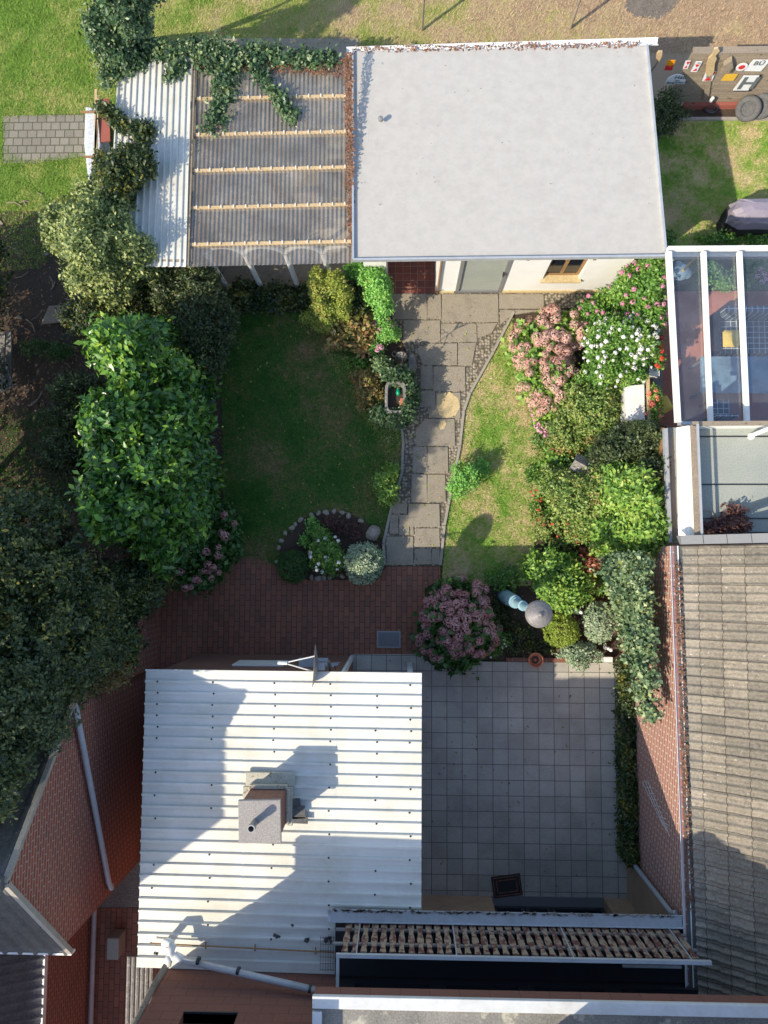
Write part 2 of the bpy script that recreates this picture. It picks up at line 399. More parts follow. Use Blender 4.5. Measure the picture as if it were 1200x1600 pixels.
_nt.links.new(mixc(_nt, 1.0, _o, _t.outputs[0], 'MULTIPLY'), _b.inputs['Base Color'])
M['roofdark'] = surf('dark_roof_tile', (.06, .062, .065), (.13, .13, .13), 3, .85, .5, 30, spots=(.33, .32, .3), spot_scale=20, spot_at=.68)
M['flash'] = lightplain('lead_flashing', (.2, .205, .215), .6, .1)
M['flashlead'] = surf('old_flashing', (.36, .35, .28), (.52, .5, .41), 5, .8, .4, 40, spots=(.2, .12, .07), spot_scale=8, spot_at=.6)
M['greysheet'] = surf('grey_roof_felt', (.27, .3, .27), (.34, .36, .32), 2, .85, .3, 50)
M['tarp'] = plain('purple_grey_cover', (.26, .23, .28), .55)
M['cloth'] = surf('white_sheet', (.42, .46, .5), (.62, .65, .67), 7, .5, .5, 25)
M['cushion'] = plain('yellow_cushion', (.72, .5, .1), .85)
M['bluemetal'] = lightplain('pale_blue_paint', (.3, .48, .55), .5, 0, (.12, .2, .22), .3, 6)
M['cap'] = surf('grey_cap', (.14, .13, .13), (.22, .21, .2), 5, .5, .2, 40, spots=(.6, .58, .54), spot_scale=16, spot_at=.7)
M['green'] = plain('green_glaze', (.0, .28, .13), .3)
M['flagstone'] = M['slab']
def plaid():
    m, nt, b = newmat('checked_fabric')
    v = pos(nt)
    t = nt.nodes.new('ShaderNodeTexBrick'); nt.links.new(v, t.inputs['Vector']); t.offset = 0
    t.inputs['Scale'].default_value = 1; t.inputs['Brick Width'].default_value = .11; t.inputs['Row Height'].default_value = .11; t.inputs['Mortar Size'].default_value = .006
    t.inputs['Color1'].default_value = (.06, .08, .1, 1); t.inputs['Color2'].default_value = (.1, .12, .14, 1); t.inputs['Mortar'].default_value = (.75, .75, .72, 1)
    nt.links.new(t.outputs[0], b.inputs['Base Color']); b.inputs['Roughness'].default_value = .9; return m
M['plaid'] = plaid()
# foliage
L = {}
L['laurel'] = leafmat('laurel_leaves', [(.012, .04, .01), (.022, .07, .014), (.045, .12, .018), (.11, .22, .025), (.26, .36, .04)], .3)
L['pale'] = leafmat('pale_variegated_leaves', [(.025, .05, .015), (.08, .12, .035), (.24, .28, .09), (.38, .4, .15)], .5)
L['dark'] = leafmat('dark_evergreen_leaves', [(.006, .015, .005), (.014, .032, .01), (.03, .053, .015), (.07, .085, .018), (.22, .19, .03)], .45)
L['ash'] = leafmat('grey_green_leaves', [(.012, .024, .009), (.028, .047, .017), (.06, .083, .028), (.14, .15, .04)], .5)
L['ivy'] = leafmat('ivy_leaves', [(.012, .035, .015), (.03, .07, .028), (.08, .13, .055), (.18, .24, .1)], .4)
L['lightivy'] = leafmat('grey_ivy_leaves', [(.02, .05, .022), (.055, .1, .045), (.11, .165, .08), (.2, .26, .12), (.3, .32, .09)], .45)
L['mid'] = leafmat('mid_green_leaves', [(.025, .08, .015), (.06, .15, .025), (.13, .25, .04), (.22, .32, .06)], .45)
L['lime'] = leafmat('yellow_green_leaves', [(.035, .08, .015), (.09, .19, .03), (.17, .29, .045), (.33, .38, .08)], .5)
L['olive'] = leafmat('olive_leaves', [(.025, .055, .012), (.07, .13, .025), (.14, .22, .045), (.24, .28, .08), (.28, .17, .07)], .5)
L['yellow'] = leafmat('golden_leaves', [(.08, .12, .02), (.17, .23, .035), (.28, .31, .05), (.42, .3, .12)], .5)
L['autumn'] = leafmat('autumn_leaves', [(.05, .06, .02), (.12, .12, .035), (.24, .2, .06), (.26, .12, .06), (.14, .2, .04)], .55)
L['bright'] = leafmat('bright_green_leaves', [(.07, .2, .03), (.13, .33, .06), (.2, .43, .09), (.3, .45, .1)], .5)
L['silver'] = leafmat('silver_variegated_leaves', [(.09, .16, .08), (.2, .28, .17), (.36, .42, .28), (.5, .53, .38)], .5)
L['box'] = leafmat('clipped_box_leaves', [(.015, .05, .01), (.03, .085, .015), (.055, .12, .02)], .5)
L['boxlime'] = leafmat('lime_box_leaves', [(.1, .16, .02), (.18, .25, .03), (.28, .34, .05)], .5)
L['redleaf'] = leafmat('reddish_leaves', [(.12, .05, .03), (.25, .09, .05), (.38, .16, .1)], .5)
L['brownleaf'] = leafmat('dry_brown_leaves', [(.08, .04, .025), (.16, .08, .045), (.28, .14, .08)], .7)
L['purpleleaf'] = leafmat('dark_dry_leaves', [(.04, .02, .02), (.09, .04, .035), (.13, .07, .05)], .7)
P_ = {}
P_['mauve'] = leafmat('mauve_petals', [(.24, .1, .095), (.42, .2, .19), (.62, .4, .37)], .6, .2)
P_['salmon'] = leafmat('salmon_petals', [(.48, .25, .2), (.62, .38, .32), (.74, .55, .47)], .6, .2)
P_['pink'] = leafmat('pink_petals', [(.62, .25, .4), (.75, .38, .52), (.8, .55, .65)], .6, .2)
P_['rose'] = leafmat('magenta_petals', [(.5, .14, .26), (.62, .25, .38), (.7, .4, .5)], .6, .2)
P_['whitep'] = leafmat('white_petals', [(.7, .72, .66), (.82, .83, .78), (.88, .88, .84)], .6, .2)
P_['redp'] = leafmat('red_petals', [(.6, .02, .02), (.75, .05, .04), (.8, .12, .08)], .6, .2)
P_['coral'] = leafmat('coral_petals', [(.75, .16, .1), (.8, .24, .16), (.85, .35, .25)], .6, .2)

# ------------------------------------------------------------------ foliage
def orth(d, a):
    n = a - d * (d * a).sum(1, keepdims=True)
    return n / np.maximum(np.linalg.norm(n, axis=1, keepdims=True), 1e-5)
def unit(v): return v / np.maximum(np.linalg.norm(v, axis=1, keepdims=True), 1e-6)
def leaves(base, d, nrm, ln, wd, fold=.25):
    s = np.cross(d, nrm); n = len(base)
    ln = ln[:, None]; w = (ln * wd)
    V = np.empty((n, 4, 3))
    V[:, 0] = base; V[:, 1] = base + d * ln * .5 + s * w + nrm * w * fold
    V[:, 2] = base + d * ln; V[:, 3] = base + d * ln * .5 - s * w + nrm * w * fold
    i = np.arange(n)[:, None] * 4
    F = np.concatenate([i + np.array([[0, 1, 2]]), i + np.array([[0, 2, 3]])])
    return V.reshape(-1, 3), F
def foliage(blobs, leaf, dens, tuft=12, wd=.28, seed=1, spread=1.1, lump=.16, up=.5, inner=.3, zmin=.02, droop=0.0, low=-.45):
    rs = np.random.RandomState(seed); VV = []; FF = []; o = 0
    for bi, (c, r) in enumerate(blobs):
        c = np.array(c); r = np.array(r)
        p = 1.6; A = 4 * math.pi * (((r[0]*r[1])**p + (r[0]*r[2])**p + (r[1]*r[2])**p) / 3) ** (1 / p)
        nt_ = max(6, int(A * dens * .75))
        D = unit(rs.normal(size=(int(nt_ * 1.9), 3))); D = D[D[:, 2] > low][:nt_]
        k1, k2 = rs.normal(size=(2, 3)) * 2.6, rs.normal(size=(2, 3)) * 5.5
        s = 1 + lump * (np.sin(D @ k1[0] + bi) + .6 * np.sin(D @ k1[1] + 2 * bi)) * .7 + lump * .5 * (np.sin(D @ k2[0]) * np.sin(D @ k2[1] + 1))
        s += rs.normal(size=len(D)) * (.02 + lump * .3)
        inn = rs.rand(len(D)) < inner
        s[inn] *= rs.uniform(.45, .9, inn.sum())
        C = c + D * r * s[:, None]
        keep = C[:, 2] > zmin
        if lump > .1:
            h1 = np.sin(C @ (rs.normal(size=3) * 5)) + np.sin(C @ (rs.normal(size=3) * 8)) + np.sin(C @ (rs.normal(size=3) * 13))
            keep &= (h1 < 1.15) | (rs.rand(len(C)) < .35)
        for bj, (c2, r2) in enumerate(blobs):
            if bj != bi:
                keep &= (((C - np.array(c2)) / (np.array(r2) * .72)) ** 2).sum(1) > 1
        C, D = C[keep], D[keep]
        a = unit(unit(D / r) + np.array([0, 0, up]) + rs.normal(size=C.shape) * .25)
        n = len(C)
        if n == 0: continue
        C = np.repeat(C, tuft, 0); a = np.repeat(a, tuft, 0)
        t = unit(rs.normal(size=C.shape)); t = orth(a, t)
        e = rs.uniform(-.1, .9, (len(C), 1))
        d = unit(a * e + t - np.array([0, 0, droop]))
        ls = leaf * rs.uniform(.42, 1.4, len(C))
        base = C + rs.normal(size=C.shape) * leaf * spread * .6
        nr = orth(d, unit(a + rs.normal(size=C.shape) * .45))
        base[:, 2] = np.maximum(base[:, 2], zmin)
        V, F = leaves(base, d, nr, ls, wd)
        VV.append(V); FF.append(F + o); o += len(V)
    return np.concatenate(VV), np.concatenate(FF)

def blob(px, py, z, r, rz=None):
    """ellipsoid seen at photo pixel px,py at height z with radius r photo pixels (or a pair)"""
    c = at(px, py, z); k = (CAM_H - z) / FPX
    rx, ry = (r, r) if isinstance(r, (int, float)) else r
    rx, ry = rx * k, ry * k
    return (tuple(c), (rx, ry, rz if rz else (rx + ry) / 2))

def petals_mesh(name, r, n, ps, seed, m, flat=.8, low=-.2):
    rs = np.random.RandomState(seed)
    D = unit(rs.normal(size=(n * 3, 3))); D = D[D[:, 2] > low][:n]
    t = orth(D, unit(rs.normal(size=D.shape)))
    base = D * r * np.array([1, 1, flat]) * rs.uniform(.75, 1, (len(D), 1)) - t * ps * .5
    V, F = leaves(base, unit(t + D * .15), D, np.full(len(D), ps) * rs.uniform(.8, 1.2, len(D)), .5, .15)
    me = bpy.data.meshes.new(name)
    me.from_pydata([tuple(v) for v in V], [], [tuple(f) for f in F]); me.materials.append(m); me.update()
    return me
HEADS = {}
def head(kind, r, n, ps, m):
    k = (kind, m, r)
    if k not in HEADS: HEADS[k] = [petals_mesh(kind, r, n, ps, 11 + i, P_[m]) for i in range(3)]
    return HEADS[k]
def surfpts(blobs, n, seed, lo=.15, out=1.05, mind=.1):
    rs = np.random.RandomState(seed); pts = []
    A = np.array([b[1][0] * b[1][1] for b in blobs]); A = A / A.sum()
    tries = 0
    while len(pts) < n and tries < n * 60:
        tries += 1
        b = blobs[rs.choice(len(blobs), p=A)]
        D = unit(rs.normal(size=(1, 3)))[0]
        if D[2] < lo: continue
        p = np.array(b[0]) + D * np.array(b[1]) * out
        if any(b2 is not b and (((p - np.array(b2[0])) / (np.array(b2[1]) * .95)) ** 2).sum() < 1 for b2 in blobs): continue
        if any(np.linalg.norm(p - q) < mind for q in pts): continue
        pts.append(p)
    return pts
def add_flowers(root, pts, meshes, name='flower', scale=1.0, label=None):
    w0 = np.array(parent_world(root))
    for i, p in enumerate(pts):
        o = bpy.data.objects.new(name, meshes[i % len(meshes)]); COL.objects.link(o); o.parent = root
        o.location = Vector(np.array(p) - w0); s = scale * random.uniform(.75, 1.2)
        o.scale = (s, s, s); o.rotation_euler = (random.uniform(-.4, .4), random.uniform(-.4, .4), random.uniform(0, 6))
def stems(root, base, blobs, r=.03, n=5, m='bark', name='branch', trunk=True):
    mb = MB(); b0 = Vector(base)
    tops = [Vector(b[0]) for b in blobs]
    fork = b0.lerp(sum(tops, Vector()) / len(tops), .45)
    if trunk: mb.tube([b0, b0.lerp(fork, .5) + Vector((random.uniform(-.04, .04), random.uniform(-.04, .04), 0)), fork], r * 1.5, 8, True, r)
    t = mb.build('trunk' if r > .025 else 'stem', M[m], root)
    lb = MB()
    for i in range(max(n, len(tops))):
        b = blobs[i % len(blobs)]; c = Vector(b[0])
        e = c + Vector((random.uniform(-.7, .7) * b[1][0], random.uniform(-.7, .7) * b[1][1], random.uniform(0, .6) * b[1][2]))
        mid = fork.lerp(e, .5) + Vector((random.uniform(-.1, .1), random.uniform(-.1, .1), random.uniform(-.05, .1)))
        lb.tube([fork, mid, e], r * .7, 6, True, r * .15)
    lb.build(name, M[m], root)

def lumpy(blobs, seed, k=6, r0=.42):
    rs = np.random.RandomState(seed); out = []
    for c, r in blobs:
        c, r = np.array(c), np.array(r); out.append((tuple(c), tuple(r * .74)))
        D = unit(rs.normal(size=(k * 3, 3))); D = D[D[:, 2] > -.25][:k]
        for d in D:
            f = r0 * rs.uniform(.65, 1.3); p = c + d * r * (1 - f * .75)
            out.append((tuple(p), tuple(r * f * rs.uniform(.8, 1.25, 3))))
    return out
_seed = [10]
def plant(name, label, cat, blobs, mat, leaf, dens, base=None, group=None, tuft=12, wd=.28, r=.03, crown='crown', flowers=None, nb=6, **kw):
    _seed[0] += 1
    if base is None:
        c = sum((Vector(b[0]) for b in blobs), Vector()) / len(blobs); base = Vector((c.x, c.y, 0))
    root = thing(name, base, label, cat, group)
    fb_ = lumpy(blobs, _seed[0]) if kw.get('lump', .16) > .1 else blobs
    V, F = foliage(fb_, leaf, dens, tuft, wd, seed=_seed[0], **kw)
    link_mesh(crown, V.astype(np.float32), F, L[mat], root)
    if r: stems(root, base, blobs, r, nb)
    for fl in (flowers or []):
        kind, m, rad, n, ps, cnt, nm, opts = fl
        pts = opts.pop('pts', None) if 'pts' in opts else None
        if pts is None: pts = surfpts(blobs, cnt, _seed[0], **opts)
        add_flowers(root, pts, head(kind, rad, n, ps, m), nm)
    return root

def inpoly(x, y, poly):
    inside = np.zeros(len(x), bool); n = len(poly); j = n - 1
    for i in range(n):
        xi, yi, xj, yj = poly[i][0], poly[i][1], poly[j][0], poly[j][1]
        c = ((yi > y) != (yj > y)) & (x < (xj - xi) * (y - yi) / (yj - yi + 1e-12) + xi)
        inside ^= c; j = i
    return inside
def grass(name, label, polypx, dens, m, h=.05, seed=3, holes=(), z=.01, wd=.09):
    rs = np.random.RandomState(seed)
    poly = [at(*p) for p in polypx]
    xs = [p.x for p in poly]; ys = [p.y for p in poly]
    A = (max(xs) - min(xs)) * (max(ys) - min(ys)); n = int(A * dens)
    nc = n // 5
    x = rs.uniform(min(xs), max(xs), nc); y = rs.uniform(min(ys), max(ys), nc)
    # clumpiness
    x = np.repeat(x, 5) + rs.normal(size=nc * 5) * .035; y = np.repeat(y, 5) + rs.normal(size=nc * 5) * .035
    k = inpoly(x, y, poly)
    for hp in holes: k &= ~inpoly(x, y, [at(*p) for p in hp])
    x, y = x[k], y[k]; n = len(x)
    th = rs.uniform(0, 2 * math.pi, n)
    lean = rs.uniform(.6, 2.6, n)
    d = unit(np.stack([np.cos(th) * lean, np.sin(th) * lean, np.ones(n)], 1))
    s = np.stack([-np.sin(th), np.cos(th), np.zeros(n)], 1)
    ln = (h * rs.uniform(.5, 1.6, n))[:, None]
    b = np.stack([x, y, np.full(n, z)], 1); w_ = ln * wd
    V = np.empty((n, 3, 3)); V[:, 0] = b - s * w_; V[:, 1] = b + s * w_; V[:, 2] = b + d * ln
    o = link_mesh(name, V.reshape(-1, 3).astype(np.float32), np.arange(n * 3).reshape(-1, 3), M[m])
    tag(o, label, 'grass', kind='stuff'); return o
def litter(name, label, polypx, n, m, size=.05, z=.02, seed=5, holes=()):
    rs = np.random.RandomState(seed); poly = [at(p[0], p[1], z) for p in polypx]
    xs = [p.x for p in poly]; ys = [p.y for p in poly]
    x = rs.uniform(min(xs), max(xs), n); y = rs.uniform(min(ys), max(ys), n); k = inpoly(x, y, poly); x, y = x[k], y[k]; n = len(x)
    d = unit(np.stack([rs.normal(size=n), rs.normal(size=n), rs.uniform(-.1, .4, n)], 1))
    nr = orth(d, unit(np.stack([rs.normal(size=n) * .3, rs.normal(size=n) * .3, np.ones(n)], 1)))
    V, F = leaves(np.stack([x, y, z + rs.uniform(0, .02, n)], 1), d, nr, size * rs.uniform(.5, 1.3, n), .3)
    o = link_mesh(name, V.astype(np.float32), F, L[m]); tag(o, label, 'leaves', kind='stuff'); return o
def sheet(name, polypx, m, z, t=.02, pts=None):
    p = pts or [at(a, b, z) for a, b in polypx]
    p = [Vector((q[0], q[1], z)) for q in p]
    o = MB().slab(p, t).build(name, M[m]); return struct(o)

# ================================================================== SETTING
def big(x0, y0, x1, y1): return [Vector((x0, y0, 0)), Vector((x1, y0, 0)), Vector((x1, y1, 0)), Vector((x0, y1, 0))]
sheet('ground', None, 'ground', 0, .5, big(-150, -150, 150, 150))
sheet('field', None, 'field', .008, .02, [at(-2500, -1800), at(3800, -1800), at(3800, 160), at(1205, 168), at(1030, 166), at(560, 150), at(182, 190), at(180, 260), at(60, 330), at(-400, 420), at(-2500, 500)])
sheet('track', [(962, -60), (985, -20), (975, 12), (990, 26), (1030, 30), (1052, 15), (1070, -10), (1075, -60)], 'darkearth', .016)
FB = [(-60, 330), (60, 330), (130, 300), (240, 420), (330, 430), (352, 480), (352, 870), (270, 900), (236, 985), (200, 990), (-200, 1010), (-400, 700)]
sheet('soil', FB, 'soil', .016)
sheet('bed_soil', [(560, 405), (625, 470), (645, 560), (632, 690), (540, 640), (500, 560), (350, 500), (300, 430)], 'soil', .02)
sheet('border_soil', [(800, 480), (1046, 470), (1046, 860), (1000, 870), (966, 1031), (664, 1031), (664, 1000), (690, 905), (820, 905), (835, 800), (850, 700), (800, 600)], 'soil', .02)
LP = [(345, 488), (500, 488), (560, 560), (625, 640), (628, 700), (627, 740), (612, 788), (599, 850), (600, 884), (430, 886), (352, 868)]
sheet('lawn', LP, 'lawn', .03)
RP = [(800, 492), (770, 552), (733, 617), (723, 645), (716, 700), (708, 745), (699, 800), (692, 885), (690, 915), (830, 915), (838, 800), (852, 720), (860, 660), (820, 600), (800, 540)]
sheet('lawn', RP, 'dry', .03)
EP = [(1000, 172), (1400, 185), (1400, 400), (1010, 400)]
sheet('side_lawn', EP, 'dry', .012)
sheet('path', [(600, 425), (605, 480), (640, 560), (626, 640), (630, 690), (627, 745), (613, 787), (599, 850), (603, 884), (688, 884), (694, 822), (700, 790), (709, 745), (718, 700), (724, 643), (733, 615), (770, 550), (800, 492), (895, 480), (960, 440), (960, 425)], 'cobble', .04)
def slabrow(cells):
    mb = MB()
    for c in cells:
        pts = [at(x, y, .062) for x, y in c]
        cen = sum(pts, Vector()) / len(pts)
        dz = random.uniform(-.004, .004); pts = [cen + (p - cen) * .985 + Vector((0, 0, dz)) for p in pts]
        mb.slab(pts, .05)
    return mb
Q = lambda x0, y0, x1, y1: [(x0, y0), (x1, y0), (x1 + 1, y1), (x0 - .5, y1)]
SL = [Q(613, 458, 667, 499), Q(668, 459, 689, 498), Q(690, 459, 779, 503), Q(780, 459, 850, 482), [(781, 484), (850, 484), (800, 492), (781, 508)],
      Q(630, 500, 688, 535), Q(689, 505, 745, 534), [(746, 505), (778, 504), (768, 521), (746, 528)], [(700, 536), (715, 536), (715, 570), (660, 570), (650, 545), (668, 537)],
      [(716, 535), (745, 535), (741, 552), (738, 571), (716, 571)], Q(657, 572, 676, 608), Q(677, 572, 727, 611), Q(656, 610, 680, 636), [(681, 613), (720, 613), (720, 653), (670, 653), (668, 640), (681, 632)],
      [(664, 654), (711, 654), (712, 697), (650, 697), (649, 672)], Q(645, 698, 667, 739), Q(668, 698, 700, 740), Q(643, 741, 667, 785), Q(668, 741, 696, 784), [(612, 787), (636, 786), (636, 803), (612, 801)],
      Q(638, 787, 687, 823), Q(609, 804, 622, 834), Q(624, 804, 639, 836), Q(641, 822, 646, 836), Q(648, 825, 687, 855), [(622, 838), (646, 838), (646, 883), (604, 883), (603, 838)], Q(648, 857, 674, 882), Q(675, 857, 687, 882)]
struct(slabrow(SL).build('path_slabs', M['slab'], bevel=.006))
yb = MB(); yb.slab([at(x, y, .07) for x, y in ((683, 616), (703, 612), (716, 622), (719, 636), (712, 649), (698, 653), (687, 648), (683, 634))], .02)
yb.slab([at(x, y, .068) for x, y in ((688, 658), (695, 656), (698, 662), (694, 670), (688, 671), (686, 665))], .015)
struct(yb.build('path_patches', M['yslab'], bevel=.004))
kb = MB()
def kerbline(mb, pts, w_, h, z=0):
    for a, b in zip(pts[:-1], pts[1:]):
        pa, pb = at(*a), at(*b); d = (pb - pa).normalized()
        mb.beam(pa + Vector((0, 0, z + h / 2)) - d * .002, pb + Vector((0, 0, z + h / 2)) - d * .012, w_, h)
kerbline(kb, [(802, 489), (770, 551), (734, 615), (724, 643), (718, 698), (709, 745), (700, 790), (694, 822), (688, 884)], .05, .085)
kerbline(kb, [(626, 655), (630, 690), (628, 740), (613, 787), (599, 850), (602, 884)], .05, .075)
struct(kb.build('path_kerb', M['kerb']))
# gutters of dark setts beside the terrace
sheet('brick_terrace', [(232, 1030), (236, 985), (258, 905), (285, 885), (330, 872), (362, 867), (400, 872), (435, 885), (480, 906), (590, 906), (603, 885), (688, 885), (688, 905), (664, 920), (664, 1022), (551, 1022), (551, 1048), (232, 1048)], 'brickfloor', .045, .05)
sheet('tile_patio', [(551, 1022), (664, 1022), (664, 1033), (972, 1036), (982, 1400), (982, 1430), (551, 1430)], 'tiles', .05, .055)
sheet('paving', [(5, 182), (60, 179), (133, 178), (133, 244), (60, 254), (5, 254)], 'greypave', .024)
sheet('gravel', [(150, 1330), (236, 1330), (236, 1418), (150, 1418)], 'gravel', .02)
sheet('passage_paving', [(140, 1419), (400, 1419), (400, 1700), (140, 1700)], 'bricky_floor' if 'bricky_floor' in M else 'brickfloor', .024)
sheet('neighbour_terrace', [(1010, 455), (1500, 455), (1500, 900), (1010, 900)], 'redfloor', .03)
sheet('porch_floor', [(600, 400), (684, 400), (684, 458), (600, 458)], 'redtile', .055)
sheet('shelter_floor', [(290, 60), (560, 60), (560, 445), (300, 462)], 'slab', .034)

# ================================================================== HOUSE (bottom)
YW = at(700, 1397).y
XR = at(980.7, 1397).x
h = thing('house', (1, YW - 2, 0), 'tan brick and brown slate clad house with a flat roof along the bottom edge', 'house')
wm = MB()
x1 = at(767, 1397).x; x2 = at(942, 1398).x
wm.bx(-1.0, x1, YW - .3, YW, 0, 2.62); wm.bx(x2, XR - .01, YW - .3, YW, 0, 2.62)
wm.bx(x1, x2, YW - .3, YW, 2.3, 2.62)
wm.build('wall', M['tany'], h)
MB().bx(XR - .02, XR + .1, YW + .004, YW + .8, 0, 2.6).build('return_wall', M['tanx'], h)
d = MB()
for a, b in ((x1 + .02, x1 + .62), (x1 + .64, x2 - 1.05), (x2 - 1.03, x2 - .02)):
    d.bx(a, a + .07, YW - .25, YW - .17, .06, 2.28); d.bx(b - .07, b, YW - .25, YW - .17, .06, 2.28)
    d.bx(a + .07, b - .07, YW - .25, YW - .17, .06, .16); d.bx(a + .07, b - .07, YW - .25, YW - .17, 2.18, 2.28)
dr = d.build('patio_door', M['dark'], h)
g = MB()
for a, b in ((x1 + .09, x1 + .55), (x1 + .71, x2 - 1.12), (x2 - .96, x2 - .09)): g.bx(a, b, YW - .225, YW - .2, .16, 2.18)
g.build('pane', M['blackglass'], dr)
st = MB().bx(x1, x2, YW - .17, YW + .01, .05, .07); st.build('door_sill', M['greymetal'], h)
# upper wall
XL = at(262, 1500, 2.8).x; YU = YW - .03
uw = MB()
wx0, wx1 = at_y(286, 1585, YU).x, at_y(371, 1585, YU).x; wz = at_y(330, 1585, YU).z
uw.bx(XL, wx0, YU - .3, YU, 2.4, 5.0); uw.bx(wx1, -.95, YU - .3, YU, 2.4, 5.0); uw.bx(wx0, wx1, YU - .3, YU, 2.4, wz); uw.bx(wx0, wx1, YU - .3, YU, wz + .8, 5.0)
uw.build('clad_wall', M['cladding'], h)
MB().bx(XL, XL + .3, -16, YU - .3, 0, 5.0).build('side_wall', M['claddingx'], h)
wf = MB().bx(wx0 + .02, wx1 - .02, YU - .22, YU - .14, wz, wz + .8).build('window', M['blackglass'], h)
MB().bx(wx0, wx1, YU - .13, YU + .03, wz - .03, wz).build('sill', M['dark'], wf)
bw = MB(); bw.bx(-.94, XR + .6, YU - .3, YU, 2.7, 3.0); bw.bx(-.94, XR + .6, YU - .3, YU, 4.4, 4.43)
for xx in (-.94, .45, 1.8, 3.1, XR + .35): bw.bx(xx, xx + .25, YU - .3, YU, 3.0, 4.4)
bw.build('balcony_wall', M['dark'], h)
for i, xx in enumerate((-.69, .7, 2.05, 3.35)):
    fw = MB().bx(xx, [.45, 1.8, 3.1, XR + .35][i], YU - .2, YU - .12, 3.0, 4.4).build('window', M['blackglass'], h)
MB().bx(-12.0 + 12.0 + 0.0 - 1.0, 9, -16, YU - .31, 0, 4.39).build('core_wall', M['tany'], h)
MB().bx(XL - .25, -1.3, -16, YU + .3, 5.02, 5.12).build('roof', M['zinc'], h)
MB().bx(1.3, 9, -16, -6.62, 4.41, 6.5).build('upper_storey', M['cladding'], h)
# flat roof with white coping
FZ = 4.62; fx0 = at(488, 1561, FZ).x; fy = at(700, 1561, FZ).y
fr = MB().bx(fx0 + .02, 9, -16, fy - .02, 4.4, 4.57).build('flat_roof', M['pondroof'], h)
fb = MB(); fb.bx(fx0 + .012, 9, fy - .06, fy - .012, 4.38, 4.56); fb.build('fascia', M['cladding'], h)
fs = MB(); fs.bx(fx0 + .012, fx0 + .06, -16, fy - .061, 4.38, 4.56); fs.build('side_fascia', M['claddingx'], h)
cp = MB(); cp.bx(fx0, 9, fy - .16, fy, 4.562, FZ); cp.bx(fx0, fx0 + .13, -16, fy - .2, 4.562, FZ); cp.build('coping', M['coping'], h, bevel=.008)

# balcony
BZ = 2.88; by = at(700, 1441, BZ).y; bx0 = at(536, 1441, BZ).x
b = thing('balcony', (1.8, by - .4, BZ), 'narrow balcony with cut timber boards standing along its edge, above the dark patio doors', 'balcony')
MB().bx(bx0 - .12, XR - .02, YW + .003, by, BZ - .12, BZ).build('floor', M['dark'], b)  # near-black colour stands in for the deep shade behind the boards
gt = MB(); gy = by + .1
prof = [(math.cos(a) * .1, math.sin(a) * .085) for a in [math.pi + math.pi * k / 10 for k in range(11)]]
gx0, gx1 = at(512, 1436, 2.95).x, at(1069, 1436, 2.95).x
def channel(mb, p0, p1, prof, t=.008):
    p0, p1 = Vector(p0), Vector(p1); d = (p1 - p0).normalized(); side = Vector((-d.y, d.x, 0)).normalized(); n = len(prof)
    inner = [(x * .9, y * .9) for x, y in prof]
    vs = []
    for p in (p0, p1):
        for x, y in prof + inner[::-1]: vs.append(p + side * x + Vector((0, 0, y)))
    m = 2 * n
    mb.add(vs, [(i, (i + 1) % m, m + (i + 1) % m, m + i) for i in range(m)] + [tuple(range(m))[::-1], tuple(range(m, 2 * m))])
channel(gt, (gx0, gy, 2.96), (gx1, gy, 2.96), prof)
gt.build('gutter', M['zinc'], b, smooth=False)
MB().bx(gx0 + .05, gx1 - .03, gy - .088, gy + .088, 2.925, 2.94).build('gutter_cover', M['plasticpipe'], b)
dm = MB()
for i in range(160):
    x = random.uniform(gx0 + .1, gx1 - .1); dm.box((x, gy + .085 + random.uniform(-.02, .012), 2.955), (random.uniform(.02, .09), .022, .02), random.uniform(-.5, .5))
tag(dm.build('gutter_moss', M['greystone'], b), kind='stuff')
hz = 3.84; hx0 = at(525, 1496, hz).x; hx1 = at(1111, 1496, hz).x; hy = at(700, 1496, hz).y
hr = MB(); hr.beam((hx0, hy, hz), (hx1, hy, hz), .05, .05)
hr.beam((hx0 + .025, hy - .026, hz), (hx0 + .025, YU + .01, hz), .045, .045)
hr.build('handrail', M['plasticpipe'], b)
for xx in (560, 710, 884, 1060):
    p = at(xx, 1465, 3.3); MB().bx(p.x - .008, p.x + .008, hy - .02, hy + .02, BZ, hz - .025).build('rail_post', M['plasticpipe'], b)
rl = MB(); rl.bx(bx0 - .1, XR - .04, by - .075, by - .05, 3.0, 3.06); rl.bx(bx0 - .1, XR - .04, by - .075, by - .05, 3.42, 3.48); rl.build('cross_rail', M['greymetal'], b)
def board_outline(hh=.82, w0=.042):
    L_, n = [], 16
    for i in range(n + 1):
        t = i / n; ww = w0 * (1 + .22 * math.sin(t * math.pi * 4.0 + .8)); L_.append((ww, t * hh))
    return [(x, y) for x, y in L_] + [(-x, y) for x, y in L_[::-1]]
ol = board_outline(); bme = None
for i in range(38):
    px_ = 545.5 + i * 13.75
    p = at(px_, 1443, BZ + .04)
    if bme is None:
        Mx = Matrix(((1, 0, 0, 0), (0, 0, -1, 0), (0, 1, 0, 0), (0, 0, 0, 1)))
        mb = MB(); mb.prism(ol, Mx, .02)
        o = mb.build('baluster', M['woodpaint'], b); bme = o.data
        for v in bme.vertices: v.co += b.location
    else:
        o = bpy.data.objects.new('baluster', bme); COL.objects.link(o); o.parent = b
    o.location = Vector((p.x, by - .028, BZ + .03)) - b.location
    o.rotation_euler = (0, random.uniform(-.012, .012), 0); o.scale = (1, 1, random.uniform(.985, 1.015))
p0 = at(973, 1531, 3.1)
MB().beam(Vector((at(973, 1531, 3.1).x, YW + .35, 3.1)), Vector((at(1065, 1531, 3.1).x, YW + .35, 3.1)), .03, .03).build('towel_rail', M['plasticpipe'], b)
